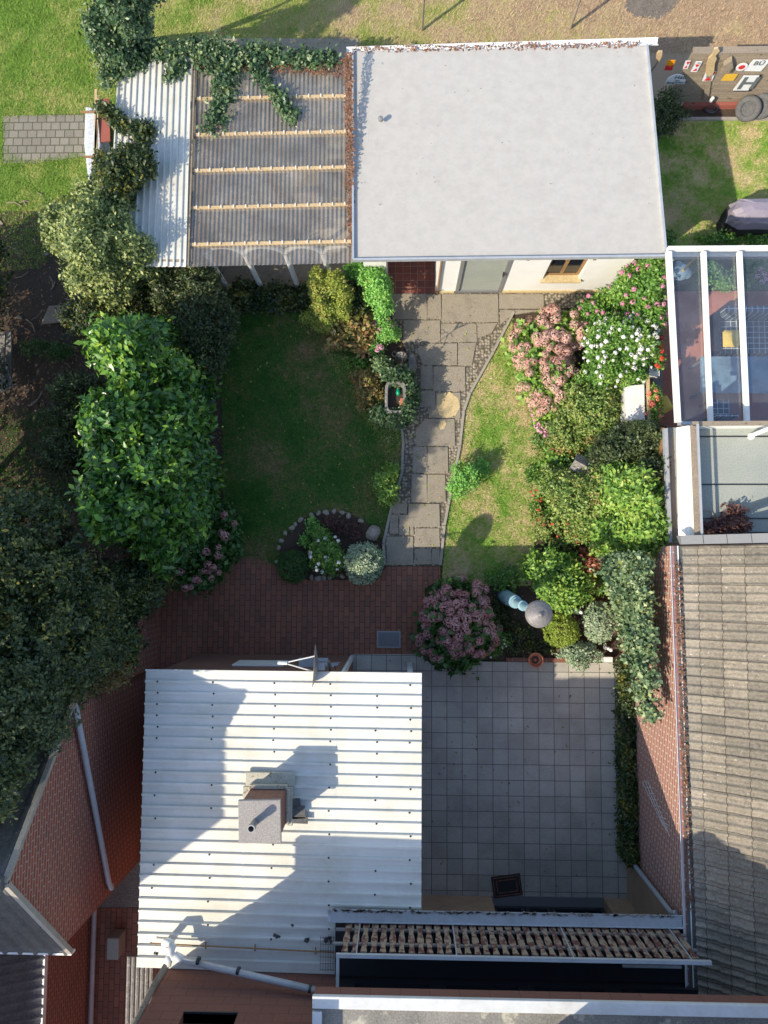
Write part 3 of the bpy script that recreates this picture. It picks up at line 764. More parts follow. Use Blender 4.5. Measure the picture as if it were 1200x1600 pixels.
# downpipe right
dp = MB(); dpx = XR - .09; dpy = by + .06
dp.tube([(dpx, dpy, .06), (dpx, dpy, 2.55), (dpx + .03, dpy + .04, 2.66), (dpx, gy, 2.74)], .04, 12)
tag(dp.build('downpipe', M['plasticpipe'], smooth=False), 'grey downpipe running down the brick wall at the corner below the balcony', 'pipe')
pm = MB(); pm.tube([at_x(962, 1425, XR - .1) if False else (XR - .05, by - .25, 2.2), (XR - .05, by - .28, 1.9)], .03)
tag(pm.build('wall_lamp', M['black']), 'small black lamp fixed on the tan brick wall under the balcony end', 'lamp')
# doormat, drain
mt = thing('doormat', at(792, 1384, .055), 'dark rectangular doormat lying askew on the patio tiles', 'doormat')
c_ = at(792, 1384, .06)
MB().box(c_, (.56, .4, .02), R(8)).build('mat', M['black'], mt)
ri = MB()
for s_, dd in ((.5, .34), (.38, .23)):
    Mx = Matrix.Rotation(R(8), 3, 'Z')
    for dx, dy, lx, ly in ((0, dd / 2, s_, .014), (0, -dd / 2, s_, .014), (s_ / 2, 0, .014, dd - .014), (-s_ / 2, 0, .014, dd - .014)):
        ri.box(c_ + Mx @ Vector((dx, dy, .014)), (lx, ly, .012), R(8))
ri.build('rib', M['brickfloor'], mt)
gr = thing('floor_grate', at(607, 999, .045), 'dark blue grey shaft cover sunk in the brick terrace', 'grate')
c_ = at(607.5, 999, .045); MB().box(c_, (.47, .33, .012)).build('cover', M['greymetal'], gr)
sl = MB(); [sl.box(c_ + Vector((0, -.13 + k * .02, .008)), (.42, .008, .006)) for k in range(14)]; sl.build('slat', M['dark'], gr)

# ================================================================== OUTBUILDING
RZL, RZR = 2.68, 2.8
n1 = at(228, 1048, RZL); n2 = at(659, 1048, RZR); xa, xb = n1.x, n2.x; yn = (n1.y + n2.y) / 2
def rz_(x): return RZL + (RZR - RZL) * (x - xa) / (xb - xa)
o = thing('outbuilding', ((xa + xb) / 2, (yn + YW) / 2, 0), 'brick outbuilding under a whitish ribbed metal roof beside the tiled patio', 'outbuilding')
rf = MB(); ys = []; y = yn; pitch = .181
pr = [(0, .034), (.03, .034), (.045, 0), (.166, 0), (.181, .034)]
pts = []
while y > YU + .2:
    for dy, dz in pr[:-1]: pts.append((y - dy, dz))
    y -= pitch
pts.append((y, .034)); pts.append((YU + .012, .034))
seg = [xa, xa + 1.65, xa + 3.1, xb]
for a, bb in zip(seg[:-1], seg[1:]):
    lift = .004 if seg.index(a) % 2 else 0
    V = []; 
    for (yy, zz) in pts:
        V += [(a, yy, rz_(a) + zz + lift), (bb + (.05 if bb != xb else 0), yy, rz_(bb) + zz + lift)]
    rf.add(V, [(2*i, 2*i+2, 2*i+3, 2*i+1) for i in range(len(pts) - 1)])
ro = rf.build('roof', M['roofx'], o)
sm_ = ro.modifiers.new('thick', 'SOLIDIFY'); sm_.thickness = .004; sm_.offset = -1
sc = None
for j, cx in enumerate((252, 338, 434, 520, 590, 642)):
    for i in range(23):
        if (i + j) % 2 and i > 5: continue
        if random.random() < .12: continue
        yy = yn - .015 - pitch * (i + 1)
        if yy < YU + .3: continue
        x = (cx - 628) * .01055 + random.uniform(-.015, .015)
        z = rz_(x) + .036
        if sc is None:
            s0 = MB().lathe((0, 0, 0), [(.017, 0), (.017, .003), (.009, .004), (.009, .01)], 8)
            s_ = s0.build('roof_screw', M['dark'], o); sc = s_.data
            for v in sc.vertices: v.co += o.location
        else: s_ = bpy.data.objects.new('roof_screw', sc); COL.objects.link(s_); s_.parent = o
        s_.location = Vector((x, yy, z)) - o.location
wy = at(420, 1022.5).y; xw = at(551, 1022).x
w1 = MB(); w1.bx(xa + .12, xw, wy - .24, wy, 0, RZL - .01); w1.build('wall', M['bricky'], o)
w2 = MB(); w2.bx(xa + .12, xa + .36, YU, wy - .24, 0, RZL - .01); w2.bx(xw - .24, xw, YU, wy - .24, 0, RZL - .01); w2.build('side_wall', M['brickx'], o)
MB().bx(xw - .035, xw + .012, wy - .1, wy + .012, .05, RZL).build('corner_board', M['white'], o)
pb = MB()
for yy in (yn - .25, yn - 2.4): MB().bx(xb - .22, xb - .12, yy - .05, yy + .05, 0, RZR - .02).build('canopy_post', M['white'], o)
MB().bx(xw + .02, xb - .05, yn - .13, yn - .05, RZR - .12, RZR - .03).build('canopy_beam', M['white'], o)
vw = MB().bx(-3.0, -2.1, wy + .004, wy + .03, 1.1, 1.7).build('window', M['white'], o)
# chimney
CZ = 3.56; cc = [at(372, 1251, CZ), at(438, 1250, CZ), at(439, 1317, CZ), at(373, 1318, CZ)]
ccen = sum(cc, Vector()) / 4; cw = (cc[1] - cc[0]).length; ch_ = (cc[0] - cc[3]).length
cy = thing('chimney', (ccen.x, ccen.y, 2.7), 'short chimney with a speckled concrete cap on the ribbed metal roof', 'chimney')
MB().slab(cc, .07).build('cap', M['concrete'], cy, bevel=.006)
MB().bx(ccen.x - cw/2 + .04, ccen.x + cw/2 - .03, ccen.y - ch_/2 + .05, ccen.y + ch_/2 - .04, 2.7, CZ - .071).build('stack', M['bricky'], cy)
fl = MB(); e0, e1, e2, e3 = ccen.x - cw/2, ccen.x + cw/2, ccen.y - ch_/2, ccen.y + ch_/2
zt = 2.80
fl.bx(e0 - .06, e1 + .1, e3 - .02, e3 + .2, zt - .02, zt + .022); fl.bx(e1 - .02, e1 + .07, e2, e3 - .021, zt - .02, zt + .05); fl.bx(e0 - .1, e0 + .02, e2, e3 - .021, zt - .02, zt + .035)
fl.bx(e0 + .02, e1 - .01, e3 - .035, e3 + .03, zt + .031, zt + .12); fl.bx(e1 - .028, e1 + .02, e2 + .03, e3 - .036, zt + .051, zt + .1)
fl.build('flashing', M['flashlead'], cy, bevel=.01)
fp = at(398, 1285, CZ); fm = MB(); fm.lathe((fp.x, fp.y, CZ), [(.05, 0), (.05, .2), (.06, .2), (.06, .27), (.042, .27), (.042, .05), (0, .05)], 16)
fm.build('flue', M['greymetal'], cy)
rs_ = MB(); q = at(460, 1268, 2.8)
for dx, dy, lx, ly in ((0, 0, .36, .2), (-.05, .15, .3, .12), (.1, -.12, .25, .1)): rs_.box((q.x + dx, q.y + dy, 2.845), (lx, ly, .004), random.uniform(-.1, .1))
tag(rs_.build('tar_patch', M['roofdark']), 'dark rusty tar patch on the metal roof right of the chimney', 'roof patch')
# pipes at the roof's lower left
pz = 3.0
pj = thing('drain_pipes', at(265, 1495, 2.8), 'white pipe fork with grey pipe running along the foot of the brown clad wall', 'pipes')
A0 = at(266, 1490, 3.05)
t1 = MB(); t1.tube([A0 + Vector((.02, .12, -.05)), A0, A0 + Vector((.09, -.07, .0))], .065, 14); t1.tube([A0 + Vector((.06, -.03, 0)), A0 + Vector((.2, -.1, 0))], .07, 14); t1.tube([A0, A0 + Vector((-.03, -.16, .04))], .06, 14)
t1.tube([A0 + Vector((.02, .12, -.05)), A0 + Vector((-.1, .14, -.08)), A0 + Vector((-.16, .02, -.22)), A0 + Vector((-.16, -.02, -.3))], .055, 14)
t1.build('fork', M['white'], pj, smooth=True)
t2 = MB(); e = at(492, 1547, 3.4); e.y = max(e.y, YU + .07); t2.tube([A0 + Vector((.15, -.08, 0)), e], .05, 14); e2_ = A0.lerp(e, .5)
t2.build('horizontal_pipe', M['plasticpipe'], pj, smooth=True)
t2 = MB(); dv = (e - A0).normalized()
for k in (.48, .97, .2): c = A0.lerp(e, k); MB().tube([c - dv * .02, c + dv * .02], .058, 14).build('pipe_clip', M['dark'], pj)
t3 = MB(); t3.tube([A0 + Vector((-.02, -.12, .03)), at_y(192, 1598, YU + .06) if False else Vector((XL - .07, YU + .02, 3.3)), Vector((XL - .07, YU - .2, 5.0))], .05, 14); t3.build('riser_pipe', M['wood'], pj, smooth=True)
cv = MB()
a_ = at(180, 1600, 2.4)
for i in range(6):
    x = at(203, 1516, 2.4).x + i * .075
    cv.tube([(x, YU + .05, 2.45), (x - .05, YU - 1.5, 2.3)], .036, 8)
cw_ = cv.build('corrugated_awning', M['greystone']); tag(cw_, 'small grey corrugated awning in the passage left of the brown clad wall', 'awning')
rd = MB(); a_, b_ = at(236, 1474, 2.76), at(522, 1488, 2.84); rd.tube([a_, b_], .012, 8); rd.tube([a_ + Vector((0, .01, 0)), a_ + Vector((0, .02, 0.03))], .012)
for k in (.3, .57, .9): q = a_.lerp(b_, k); rd.beam(q + Vector((0, -.05, -.02)), q + Vector((0, .05, -.02)), .02, .02)
tag(rd.build('roof_rod', M['woodbrown']), 'rusty rod lying along the ribs near the lower end of the metal roof', 'rod')
gm = MB()
for k in range(6): x = at(501 + k * 4, 1480, 2.86).x; gm.beam((x, at(505, 1462, 2.88).y, 2.88), (x, at(505, 1516, 2.88).y, 2.88), .005, .005)
for k in range(6): y_ = at(505, 1465 + k * 10, 2.88).y; gm.beam((at(500, 1480, 2.88).x, y_, 2.886), (at(523, 1480, 2.88).x, y_, 2.886), .005, .005)
tag(gm.build('wire_mesh', M['dark']), 'dark wire mesh panel on the metal roof beside the balcony corner', 'wire mesh')
bl = MB()
for (x_, y_, s__) in ((433, 1463, .05), (481, 1469, .05), (455, 1446, .03), (512, 1468, .07), (245, 1490, .04)):
    c = at(x_, y_, 2.85)
    for k in range(5): bl.box(c + Vector((random.uniform(-s__, s__), random.uniform(-s__, s__) * .5, 0)), (s__ * .9, s__ * .5, .02), random.uniform(0, 3))
ob_ = bl.build('moss', M['roofdark']); tag(ob_, 'small dark moss clumps on the lower part of the metal roof', 'moss', kind='stuff')

# satellite dish
dz_ = 2.95; dc = at(491, 1040, dz_)
ds = thing('satellite_dish', (dc.x, wy, 2.2), 'grey satellite dish seen edge on at the upper edge of the ribbed metal roof', 'satellite dish')
Rr = .33; vs = []; dm = MB(); aim = Vector((-1, -.05, .32)).normalized()
aim = Vector((-1, .06, .12)).normalized()
dm.lathe(dc, [(0, -.055), (.12, -.048), (.22, -.03), (Rr, 0), (Rr + .008, .004), (Rr, .01), (.22, -.018), (.12, -.036), (0.001, -.043)], 32, aim)
dm.build('reflector', M['cap'], ds, smooth=True)
tip = dc + aim * .5 + Vector((0, 0, -.12)); am = MB()
for s_ in (-.16, .16): am.tube([dc + Vector((.02, s_ * .9, -.24 if s_ < 0 else -.1)), tip], .011, 8)
am.build('arm', M['white'], ds); nb_ = MB(); nb_.tube([tip + aim * .1, tip, tip - aim * .05], .03, 10); nb_.build('receiver', M['white'], ds)
mt_ = MB(); mt_.tube([dc + Vector((.05, 0, 0)), dc + Vector((.18, .02, -.05)), dc + Vector((.2, .02, -.35)), Vector((dc.x + .2, wy + .02, 2.35))], .022, 8)
mt_.bx(dc.x + .05, dc.x + .17, dc.y - .06, dc.y + .06, dz_ - .07, dz_ + .07); mt_.build('bracket', M['greymetal'], ds)
bb_ = at(498, 1034, 2.0)
tb = MB(); tb.bx(at(465, 1034, 1.9).x, at(511, 1034, 1.9).x, wy + .004, wy + .16, 1.7, 1.76); tb.bx(at(497, 1034, 1.9).x, at(508, 1034, 1.9).x, wy + .004, wy + .1, 1.77, 2.0)
tag(tb.build('wall_box', M['plasticpipe']), 'pale grey box on the brick wall below the satellite dish', 'box')
an = MB(); q = at(521, 1038, 2.3)
an.tube([(q.x, wy + .01, 1.9), (q.x, wy + .12, 2.2), (q.x + .02, wy + .14, 2.6)], .012, 8)
for k in range(5): an.beam(Vector((q.x - .08, wy + .14, 2.25 + k * .08)), Vector((q.x + .1, wy + .16, 2.27 + k * .08)), .01, .01)
tag(an.build('aerial', M['zinc']), 'small grey aerial on the brick wall right of the satellite dish', 'aerial')

# ================================================================== LEFT GABLE HOUSE
GX = -5.1
ap = at_x(5, 1375, GX); ev = at_x(112, 1090, GX); es = at_x(100, 1478, GX)
gh = thing('gable_house', (GX - 3, ap.y, 0), 'red brick gable end house with a tiled roof, at the lower left', 'house')
D = 7.0
gw = MB(); yN, yS = ev.y, es.y
prof = [(yN, 0), (yN, ev.z), (ap.y, ap.z), (yS, es.z), (yS, 0)]
V = [(GX, a, b_) for a, b_ in prof] + [(GX - .3, a, b_) for a, b_ in prof]
gw.add(V, [(0, 1, 2, 3, 4)[::-1], (5, 6, 7, 8, 9), (0, 5, 6, 1)[::-1], (3, 8, 9, 4)[::-1], (1, 6, 7, 2)[::-1], (2, 7, 8, 3)[::-1]])
gw.build('gable_wall', M['brickx'], gh)
gs = MB(); gs.bx(GX - D, GX - .3, yN - .3, yN, 0, ev.z); gs.bx(GX - D, GX - .3, yS, yS + .3, 0, es.z); gs.build('side_wall', M['bricky'], gh)
def tiled(name, p00, p10, p01, p11, m, parent, nu, nv, wave=.022, step=.02, sub=6):
    """p00->p10 runs along the eave (nu waves), p00->p01 runs up the slope (nv courses)"""
    p00, p10, p01, p11 = map(Vector, (p00, p10, p01, p11)); nrm = (p10 - p00).cross(p01 - p00).normalized()
    if nrm.z < 0: nrm = -nrm
    U = nu * sub; rows = []
    for j in range(nv):
        rows += [(j / nv, step), ((j + 1) / nv - .0005, 0)]
    u = np.linspace(0, 1, U + 1)
    ph = (u * nu) % 1
    wv = np.where(ph < .5, np.abs(np.sin(ph * 2 * math.pi)), .12 * np.abs(np.sin(ph * 2 * math.pi))) * wave
    V = []
    for vv, sz in rows:
        a = np.array(p00)[None] * (1 - vv) + np.array(p01)[None] * vv; bb = np.array(p10)[None] * (1 - vv) + np.array(p11)[None] * vv
        P = a * (1 - u[:, None]) + bb * u[:, None]
        tile = np.floor(u * nu + 1e-6); jit = np.array([(math.sin(t * 12.9 + int(vv * nv + 1e-6) * 78.2) * 43758.5) % 1 for t in tile]) * .005
        P = P + np.array(nrm)[None] * (wv + sz + jit)[:, None]
        V.append(P)
    V = np.concatenate(V); n = U + 1; R_ = len(rows)
    ii = (np.arange(R_ - 1)[:, None] * n + np.arange(U)[None]).ravel()
    F = np.stack([ii, ii + 1, ii + n + 1, ii + n], 1)
    if (Vector(V[1] - V[0])).cross(Vector(V[n] - V[0])).z < 0: F = F[:, ::-1]
    ob = link_mesh(name, V.astype(np.float32), np.ascontiguousarray(F), m, parent)
    return ob
ovx = GX + .06
e_n = Vector((ovx, yN + .12, ev.z - .1)); e_s = Vector((ovx, yS - .12, es.z - .1)); rg = Vector((ovx, ap.y, ap.z + .05))
tiled('roof', e_n, e_n - Vector((D, 0, 0)), rg, rg - Vector((D, 0, 0)), M['roofdark'], gh, 30, 9, wave=.04, step=.03)
tiled('roof', e_s, e_s - Vector((D, 0, 0)), rg, rg - Vector((D, 0, 0)), M['roofdark'], gh, 30, 9, wave=.04, step=.03)
vg = MB(); vg.beam(e_n + Vector((.01, 0, .03)), rg + Vector((.01, 0, .035)), .07, .07); vg.beam(e_s + Vector((.01, 0, .03)), rg + Vector((.01, -.0, .03)), .07, .07); vg.build('verge', M['kerb'], gh)
MB().tube([rg + Vector((0, 0, .06)), rg - Vector((D, 0, -.06))], .09, 10).build('ridge', M['roofdark'], gh)
fa = MB(); fa.bx(GX - 1.2, ovx + .03, e_s.y - .05, e_s.y - .02, e_s.z - .1, e_s.z + .04); fa.build('fascia', M['white'], gh)
dgt = MB(); channel(dgt, (GX + .04, yN + .16, ev.z - .02), (GX - 2.2, yN + .16, ev.z - .02), [(x * .7, y * .7) for x, y in [(math.cos(a) * .1, math.sin(a) * .085) for a in [math.pi + math.pi * k / 8 for k in range(9)]]]); dgt.build('gutter', M['zinc'], gh)
pp = MB(); q0 = at_x(116, 1092, GX + .08); q1 = at_x(170, 1378, GX + .08)
pp.tube([q0 + Vector((-.1, .12, .02)), q0, q1, q1 + Vector((.03, -.12, -.05)), q1 + Vector((-.1, -.22, -.4)), (-5.93, q1.y - .35, .5), (-5.93, q1.y - .5, .2), (-5.93, -10, .2)], .045, 12)
pipe = pp.build('drain_pipe', M['plasticpipe'], smooth=False); tag(pipe, 'grey drain pipe slanting down across the red brick gable and on along the passage', 'pipe')
# set-back lower house south of it
SX = -6.04; lz = at_x(68, 1492, SX).z
lh = thing('lower_house', (SX - 2, -8, 0), 'low brick wing with a dark tiled roof in the bottom left corner', 'house')
MB().bx(SX - .3, SX, -16, yS - .01, 0, lz).build('wall', M['brickx'], lh)
tiled('roof', (SX + .03, yS - .02, lz + .02), (SX + .03, -14, lz + .02), (SX - 3.5, yS - .02, lz + 1.9), (SX - 3.5, -14, lz + 1.9), M['roofdark'], lh, 52, 14)
MB().bx(SX - 4.6, SX - 1.5, -7.75, -6.1, 0, 7.5).build('shadow_block', M['brickx'], lh)  # unseen tall block, added and sized for its shadow on the ribbed metal roof
MB().bx(SX - .0, SX + .05, -14, yS - .03, lz - .06, lz + .05).build('verge', M['white'], lh)
bx_ = MB(); q = at(172, 1492, .6); bx_.bx(q.x - .15, q.x + .08, q.y - .2, q.y + .2, .03, .4); tag(bx_.build('meter_box', M['greysheet'], bevel=.02), 'grey box standing in the brick paved passage at the lower left', 'box')
gwl = MB(); gwl.bx(GX - .02, GX + .22, yN + .02, at(240, 900).y + .4, 0, 1.75); tag(gwl.build('garden_wall', M['brickx']), 'red brick garden wall running up from the gable house into the dark trees', 'wall')

# ================================================================== RIGHT HOUSE
TZ = 2.92
r0 = at(1049, 853, TZ); r1 = at(1069, 1425, TZ); r2 = r1 + (r1 - r0).normalized() * 6
rh = thing('tiled_house', (r0.x + 2, (r0.y + r1.y) / 2, 0), 'light red brick house with a weathered grey tiled roof, on the right', 'house')
wl = MB(); dirv = (r1 - r0).normalized(); sd_ = Vector((-dirv.y, dirv.x, 0)); sd_ = sd_ if sd_.x > 0 else -sd_
a_, b_ = r0 + sd_ * .03, r2 + sd_ * .03
wl.slab([a_, a_ + sd_ * .3, b_ + sd_ * .3, b_], TZ - .0); wl.build('wall', M['brickr'], rh)
gb = MB(); gb.slab([at(1160, 853, TZ), at(1045, 853, TZ) * 1.0, at(1045, 857, TZ), at(1160, 857, TZ)], .2)
ge = MB(); prof_g = [(math.cos(a) * .065, math.sin(a) * .06) for a in [math.pi + math.pi * k / 8 for k in range(9)]]
channel(ge, r0 + sd_ * .035 + Vector((0, 0, .03)), r2 + sd_ * .035 + Vector((0, 0, .03)), prof_g); ge.build('gutter', M['whitemetal'], rh)
el = r0 + sd_ * .16 + Vector((0, 0, .06)); er = r2 + sd_ * .16 + Vector((0, 0, .06)); up_ = sd_ * 6 + Vector((0, 0, 4.2))
nwav = int((er - el).length / .142)
tiled('roof', el, er, el + up_, er + up_, M['rooftile'], rh, nwav, 22, wave=.04, step=.03, sub=8)
fz = MB()
for i in range(12):
    a0 = el + up_ * (i / 22.0) * 1.02 - sd_ * .06 - dirv * .1; a1 = el + up_ * ((i + 1) / 22.0) * 1.02 - sd_ * .07 - dirv * .1
    for k in range(1):
        fz.add([a0 + dirv * -.06 + Vector((0, 0, .07)), a1 + dirv * -.06 + Vector((0, 0, .065)), a1 + dirv * .08 + Vector((0, 0, .09)), a0 + dirv * .08 + Vector((0, 0, .095)),
                a0 + dirv * -.06 + Vector((0, 0, -.1)), a1 + dirv * -.06 + Vector((0, 0, -.1)), a1 + dirv * .08 + Vector((0, 0, .03)), a0 + dirv * .08 + Vector((0, 0, .03))],
               [(0, 1, 2, 3), (7, 6, 5, 4), (0, 4, 5, 1), (1, 5, 6, 2), (2, 6, 7, 3), (3, 7, 4, 0)])
fz.build('verge_flashing', M['flash'], rh)
lg = litter('gutter_leaves', 'brown fallen leaves lying between the gutter and the tiled roof on the right', [(1052, 880), (1062, 880), (1082, 1425), (1074, 1425)], 1600, 'brownleaf', .045, TZ + .05)
MB().slab([el - sd_ * .12 - Vector((0, 0, .05)), el + sd_ * .05 - Vector((0, 0, .05)), er + sd_ * .05 - Vector((0, 0, .05)), er - sd_ * .12 - Vector((0, 0, .05))], .03).build('eave_board', M['roofdark'], rh)
# trellis wires on the wall
tw = MB(); X_ = XR - .02
for k in range(3): tw.beam(at_x(1003 + k * 5, 1220 + k * 1, X_ - .0), at_x(1036 + k * 5, 1290 + k * 8, X_), .008, .008)
for k in range(8): tw.beam(at_x(1005 + k * 4.6, 1222 + k * 9, X_), at_x(1013 + k * 4.6, 1220 + k * 10, X_), .008, .008)
tag(tw.build('wall_trellis', M['white']), 'thin white wire trellis on the shaded right hand brick wall', 'trellis')

# ================================================================== GARDEN BUILDING (top)
SZ, NZ = 2.42, 1.95
c0, c1, c2, c3 = at(552, 407, SZ), at(1040, 401, SZ), at(1010, 72, NZ), at(551, 80, NZ)
gb = thing('garden_house', ((c0.x + c1.x) / 2, (c0.y + c2.y) / 2, 0), 'white rendered garden house with a large plain light grey membrane roof', 'garden house')
rm = MB(); rm.slab([c0, c1, c2, c3], .04); rm.build('roof', M['membrane'], gb)
wr = MB()
def onroof(px, py, dz=.001): zz = SZ - (405 - py) / 328 * (SZ - NZ); return at(px, py, zz + dz)
for a_, b_ in (((552, 238), (820, 233)), ((820, 233), (1020, 229))): wr.beam(onroof(*a_), onroof(*b_), .035, .006)
for k in range(46):
    x = random.uniform(560, 1010); y = 233 + random.uniform(-34, 4); l_ = random.uniform(6, 24); wr.beam(onroof(x, y), onroof(x + random.uniform(-3, 3), y + l_), .014, .008)
wr.build('roof_seam', M['membrane'], gb, bevel=.003)
et = MB(); up = Vector((0, 0, .012))
for a, b_ in ((c0, c1), (c1, c2), (c0, c3)): et.beam(a + up, b_ + up, .035, .09)
et.build('roof_edge', M['zinc'], gb)
gu = MB(); g0, g1 = at(541, 84, NZ - .02), at(1029, 69, NZ - .02)
channel(gu, g0 + Vector((0, .06, 0)), g1 + Vector((0, .06, 0)), [(x * .75, y * .7) for x, y in [(math.cos(a) * .1, math.sin(a) * .085) for a in [math.pi + math.pi * k / 8 for k in range(9)]]])
gu.build('gutter', M['whitemetal'], gb)
vent = at(595, 190, 2.15); MB().lathe((vent.x, vent.y, 2.2), [(.045, 0), (.045, .06), (.02, .07), (0, .07)], 12).build('vent', M['flash'], gb)
YS = at(740, 457).y; XE = c2.x - .18
def yx(px, py): return at_y(px, py, YS).x
xp0, xp1 = at(604, 430, 1).x, at(683, 440, 1).x
wd0, wd1 = yx(714, 440), yx(788, 440)
wn0, wn1 = yx(853, 425), yx(911, 425); wnz = at_y(880, 436, YS).z
wl_ = MB(); T = .25; zt = SZ - .14
wl_.bx(c0.x + .12, xp0, YS - T + .25, YS + .25, 0, zt); 
wl_.bx(xp1, wd0, YS, YS + T, 0, zt); wl_.bx(wd1, wn0, YS, YS + T, 0, zt); wl_.bx(wn1, XE, YS, YS + T, 0, zt)
wl_.bx(wd0, wd1, YS, YS + T, 2.1, zt); wl_.bx(wn0, wn1, YS, YS + T, 0, wnz); wl_.bx(wn0, wn1, YS, YS + T, 2.0, zt)
wl_.bx(xp1, xp1 + .2, YS + T, YS + 1.5, 0, 2.1); wl_.bx(xp0 - .2, xp0, YS + T, YS + 1.5, 0, 2.1); wl_.bx(xp0, xp1, YS + 1.3, YS + 1.5, 0, 2.1)
wl_.build('wall', M['render'], gb)
ew = MB(); ew.bx(XE - T, XE, YS + T, c2.y - .2, 0, 1.85); ew.bx(c0.x + .15, c0.x + .4, YS + .26, c3.y - .25, 0, 1.85); ew.bx(c0.x + .41, XE - T - .01, c3.y - .45, c3.y - .25, 0, 1.85); ew.build('rear_wall', M['render'], gb)
pl = MB(); pl.bx(wd1 + .02, XE, YS - .03, YS - .003, 0, .12); pl.bx(xp1, wd0 - .02, YS - .03, YS - .003, 0, .1); pl.build('plinth', M['yslab'], gb)
dr = MB(); f_ = .07
dr.bx(wd0, wd0 + f_, YS - .03, YS + .06, .05, 2.08); dr.bx(wd1 - f_, wd1, YS - .03, YS + .06, .05, 2.08); dr.bx(wd0 + f_, wd1 - f_, YS - .03, YS + .06, .05, .13); dr.bx(wd0 + f_, wd1 - f_, YS - .03, YS + .06, 2.0, 2.08)
dd = dr.build('door', M['greymetal'], gb)
MB().bx(wd0 + f_, wd1 - f_, YS + .01, YS + .03, .13, 2.0).build('panel', M['greysheet'], dd)
MB().bx(wd1 - f_ - .03, wd1 - f_ - .005, YS - .09, YS - .032, 1.0, 1.12).build('handle', M['dark'], dd)
wf = MB(); wf.bx(wn0, wn0 + .06, YS + .08, YS + .14, wnz, 2.0); wf.bx(wn1 - .06, wn1, YS + .08, YS + .14, wnz, 2.0); wf.bx(wn0 + .06, wn1 - .06, YS + .08, YS + .14, wnz, wnz + .06); wf.bx((wn0 + wn1) / 2 - .03, (wn0 + wn1) / 2 + .03, YS + .08, YS + .14, wnz + .06, 2.0)
wnd = wf.build('window', M['woodbrown'], gb)
MB().bx(wn0 + .06, wn1 - .06, YS + .1, YS + .11, wnz + .06, 2.0).build('pane', M['blackglass'], wnd)
MB().bx(wn0 - .04, wn1 + .04, YS - .07, YS + .078, wnz - .04, wnz + .003).build('sill', M['yslab'], gb)
for px_ in (735, 826, 886, 930): p = at(px_, 411, 2.3); MB().beam((p.x, YS - .001, 2.28), (p.x, YS - .3, 2.3), .05, .08).build('rafter_end', M['woodbrown'], gb)
fpz = MB(); q = at(684, 455, .1); fpz.tube([(xp1 + .05, YS - .04, .06), (xp1 + .05, YS - .04, 1.7), (xp1 - .02, YS - .04, 1.85), (xp1 - .2, YS - .04, 1.95)], .022, 10); fpz.build('water_pipe', M['redleafpipe'] if 'redleafpipe' in M else M['woodbrown'], gb)
litter('roof_litter', 'red brown fallen leaves caught along the left edge of the grey membrane roof', [(538, 84), (551, 84), (553, 405), (545, 405)], 2600, 'brownleaf', .05, 2.3)
litter('roof_specks', 'scattered small leaves and specks on the grey membrane roof', [(556, 84), (1005, 76), (1035, 400), (556, 402)], 45, 'brownleaf', .03, 2.30)
litter('gutter_litter', 'dry leaves lying in the gutter behind the grey membrane roof', [(552, 75), (1000, 66), (1000, 74), (552, 82)], 900, 'brownleaf', .05, NZ + .0)

# ---- translucent shelter beside it
p0, p1, p2, p3 = at(288, 417, 2.36), at(550, 411, 2.36), at(551, 88, 1.95), at(303, 92, 1.95)
sh = thing('shelter', ((p0.x + p1.x) / 2, (p0.y + p2.y) / 2, 0), 'open shelter with a brownish see-through corrugated roof on timber beams and white arches', 'shelter')
def corrug(name, c00, c10, c01, c11, pitch, amp, m, parent, sub=8):
    c00, c10, c01, c11 = map(lambda v: np.array(v), (c00, c10, c01, c11)); n = int(np.linalg.norm(c10 - c00) / pitch); U = n * sub
    u = np.linspace(0, 1, U + 1)[:, None]; wv = np.sin(u * n * 2 * math.pi) * amp; V = []
    for t in (0, .33, .66, 1):
        a = c00 * (1 - t) + c01 * t; b_ = c10 * (1 - t) + c11 * t
        V.append(a * (1 - u) + b_ * u + np.array([[0, 0, 1]]) * wv)
    V = np.concatenate(V); k = U + 1
    ii = (np.arange(3)[:, None] * k + np.arange(U)[None]).ravel(); F = np.stack([ii, ii + 1, ii + k + 1, ii + k], 1)
    return link_mesh(name, V.astype(np.float32), F, m, parent, True)
corrug('roof_sheet', p0, p1, p3, p2, .076, .011, M['poly'], sh)
for i, (yl, yr) in enumerate(((384, 379), (327, 321), (269, 263), (213, 208), (157, 152), (103, 98))):
    zz = 2.36 - (400 - yl) / 320 * .41 - .055; xl = 297 + (384 - yl) * .035
    a, b_ = at(xl, yl, zz), at(549, yr, zz); MB().beam(a, b_, .06, .1).build('beam', M['woody'], sh)
    sm = MB()
    for k in range(13): q = a.lerp(b_, (k + .5) / 13) + Vector((0, -.0, .075)); sm.beam(q + Vector((0, -.03, 0)), q + Vector((0, .03, 0)), .014, .01)
    tag(sm.build('fixing', M['white'], sh), kind='stuff')
rb = MB(); rb.beam(at(293, 415, 2.395), at(304, 92, 1.99), .05, .03); rb.build('edge_batten', M['wood'], sh)
post = [(352, 452, 333, 424), (406.5, 448, 393, 421), (464.3, 444, 452.7, 418), (517.5, 435, 513, 416)]
pt = [];
for bx1, by1, tx, ty in post:
    b0 = at(bx1, by1, .35); pt.append(b0)
ymean = sum(p.y for p in pt) / 4
for p in pt: MB().tube([(p.x, ymean, 0), (p.x, ymean, 1.9)], .05, 12).build('post', M['white'], sh, smooth=False)
for a, b_ in zip(pt[:-1], pt[1:]):
    n = 14; path = []
    for k in range(n + 1):
        t = k / n; path.append(Vector((a.x + (b_.x - a.x) * t, ymean, 1.8 + .32 * math.sin(math.pi * t) ** .6)))
    MB().tube(path, .045, 8).build('arch', M['white'], sh, smooth=True)
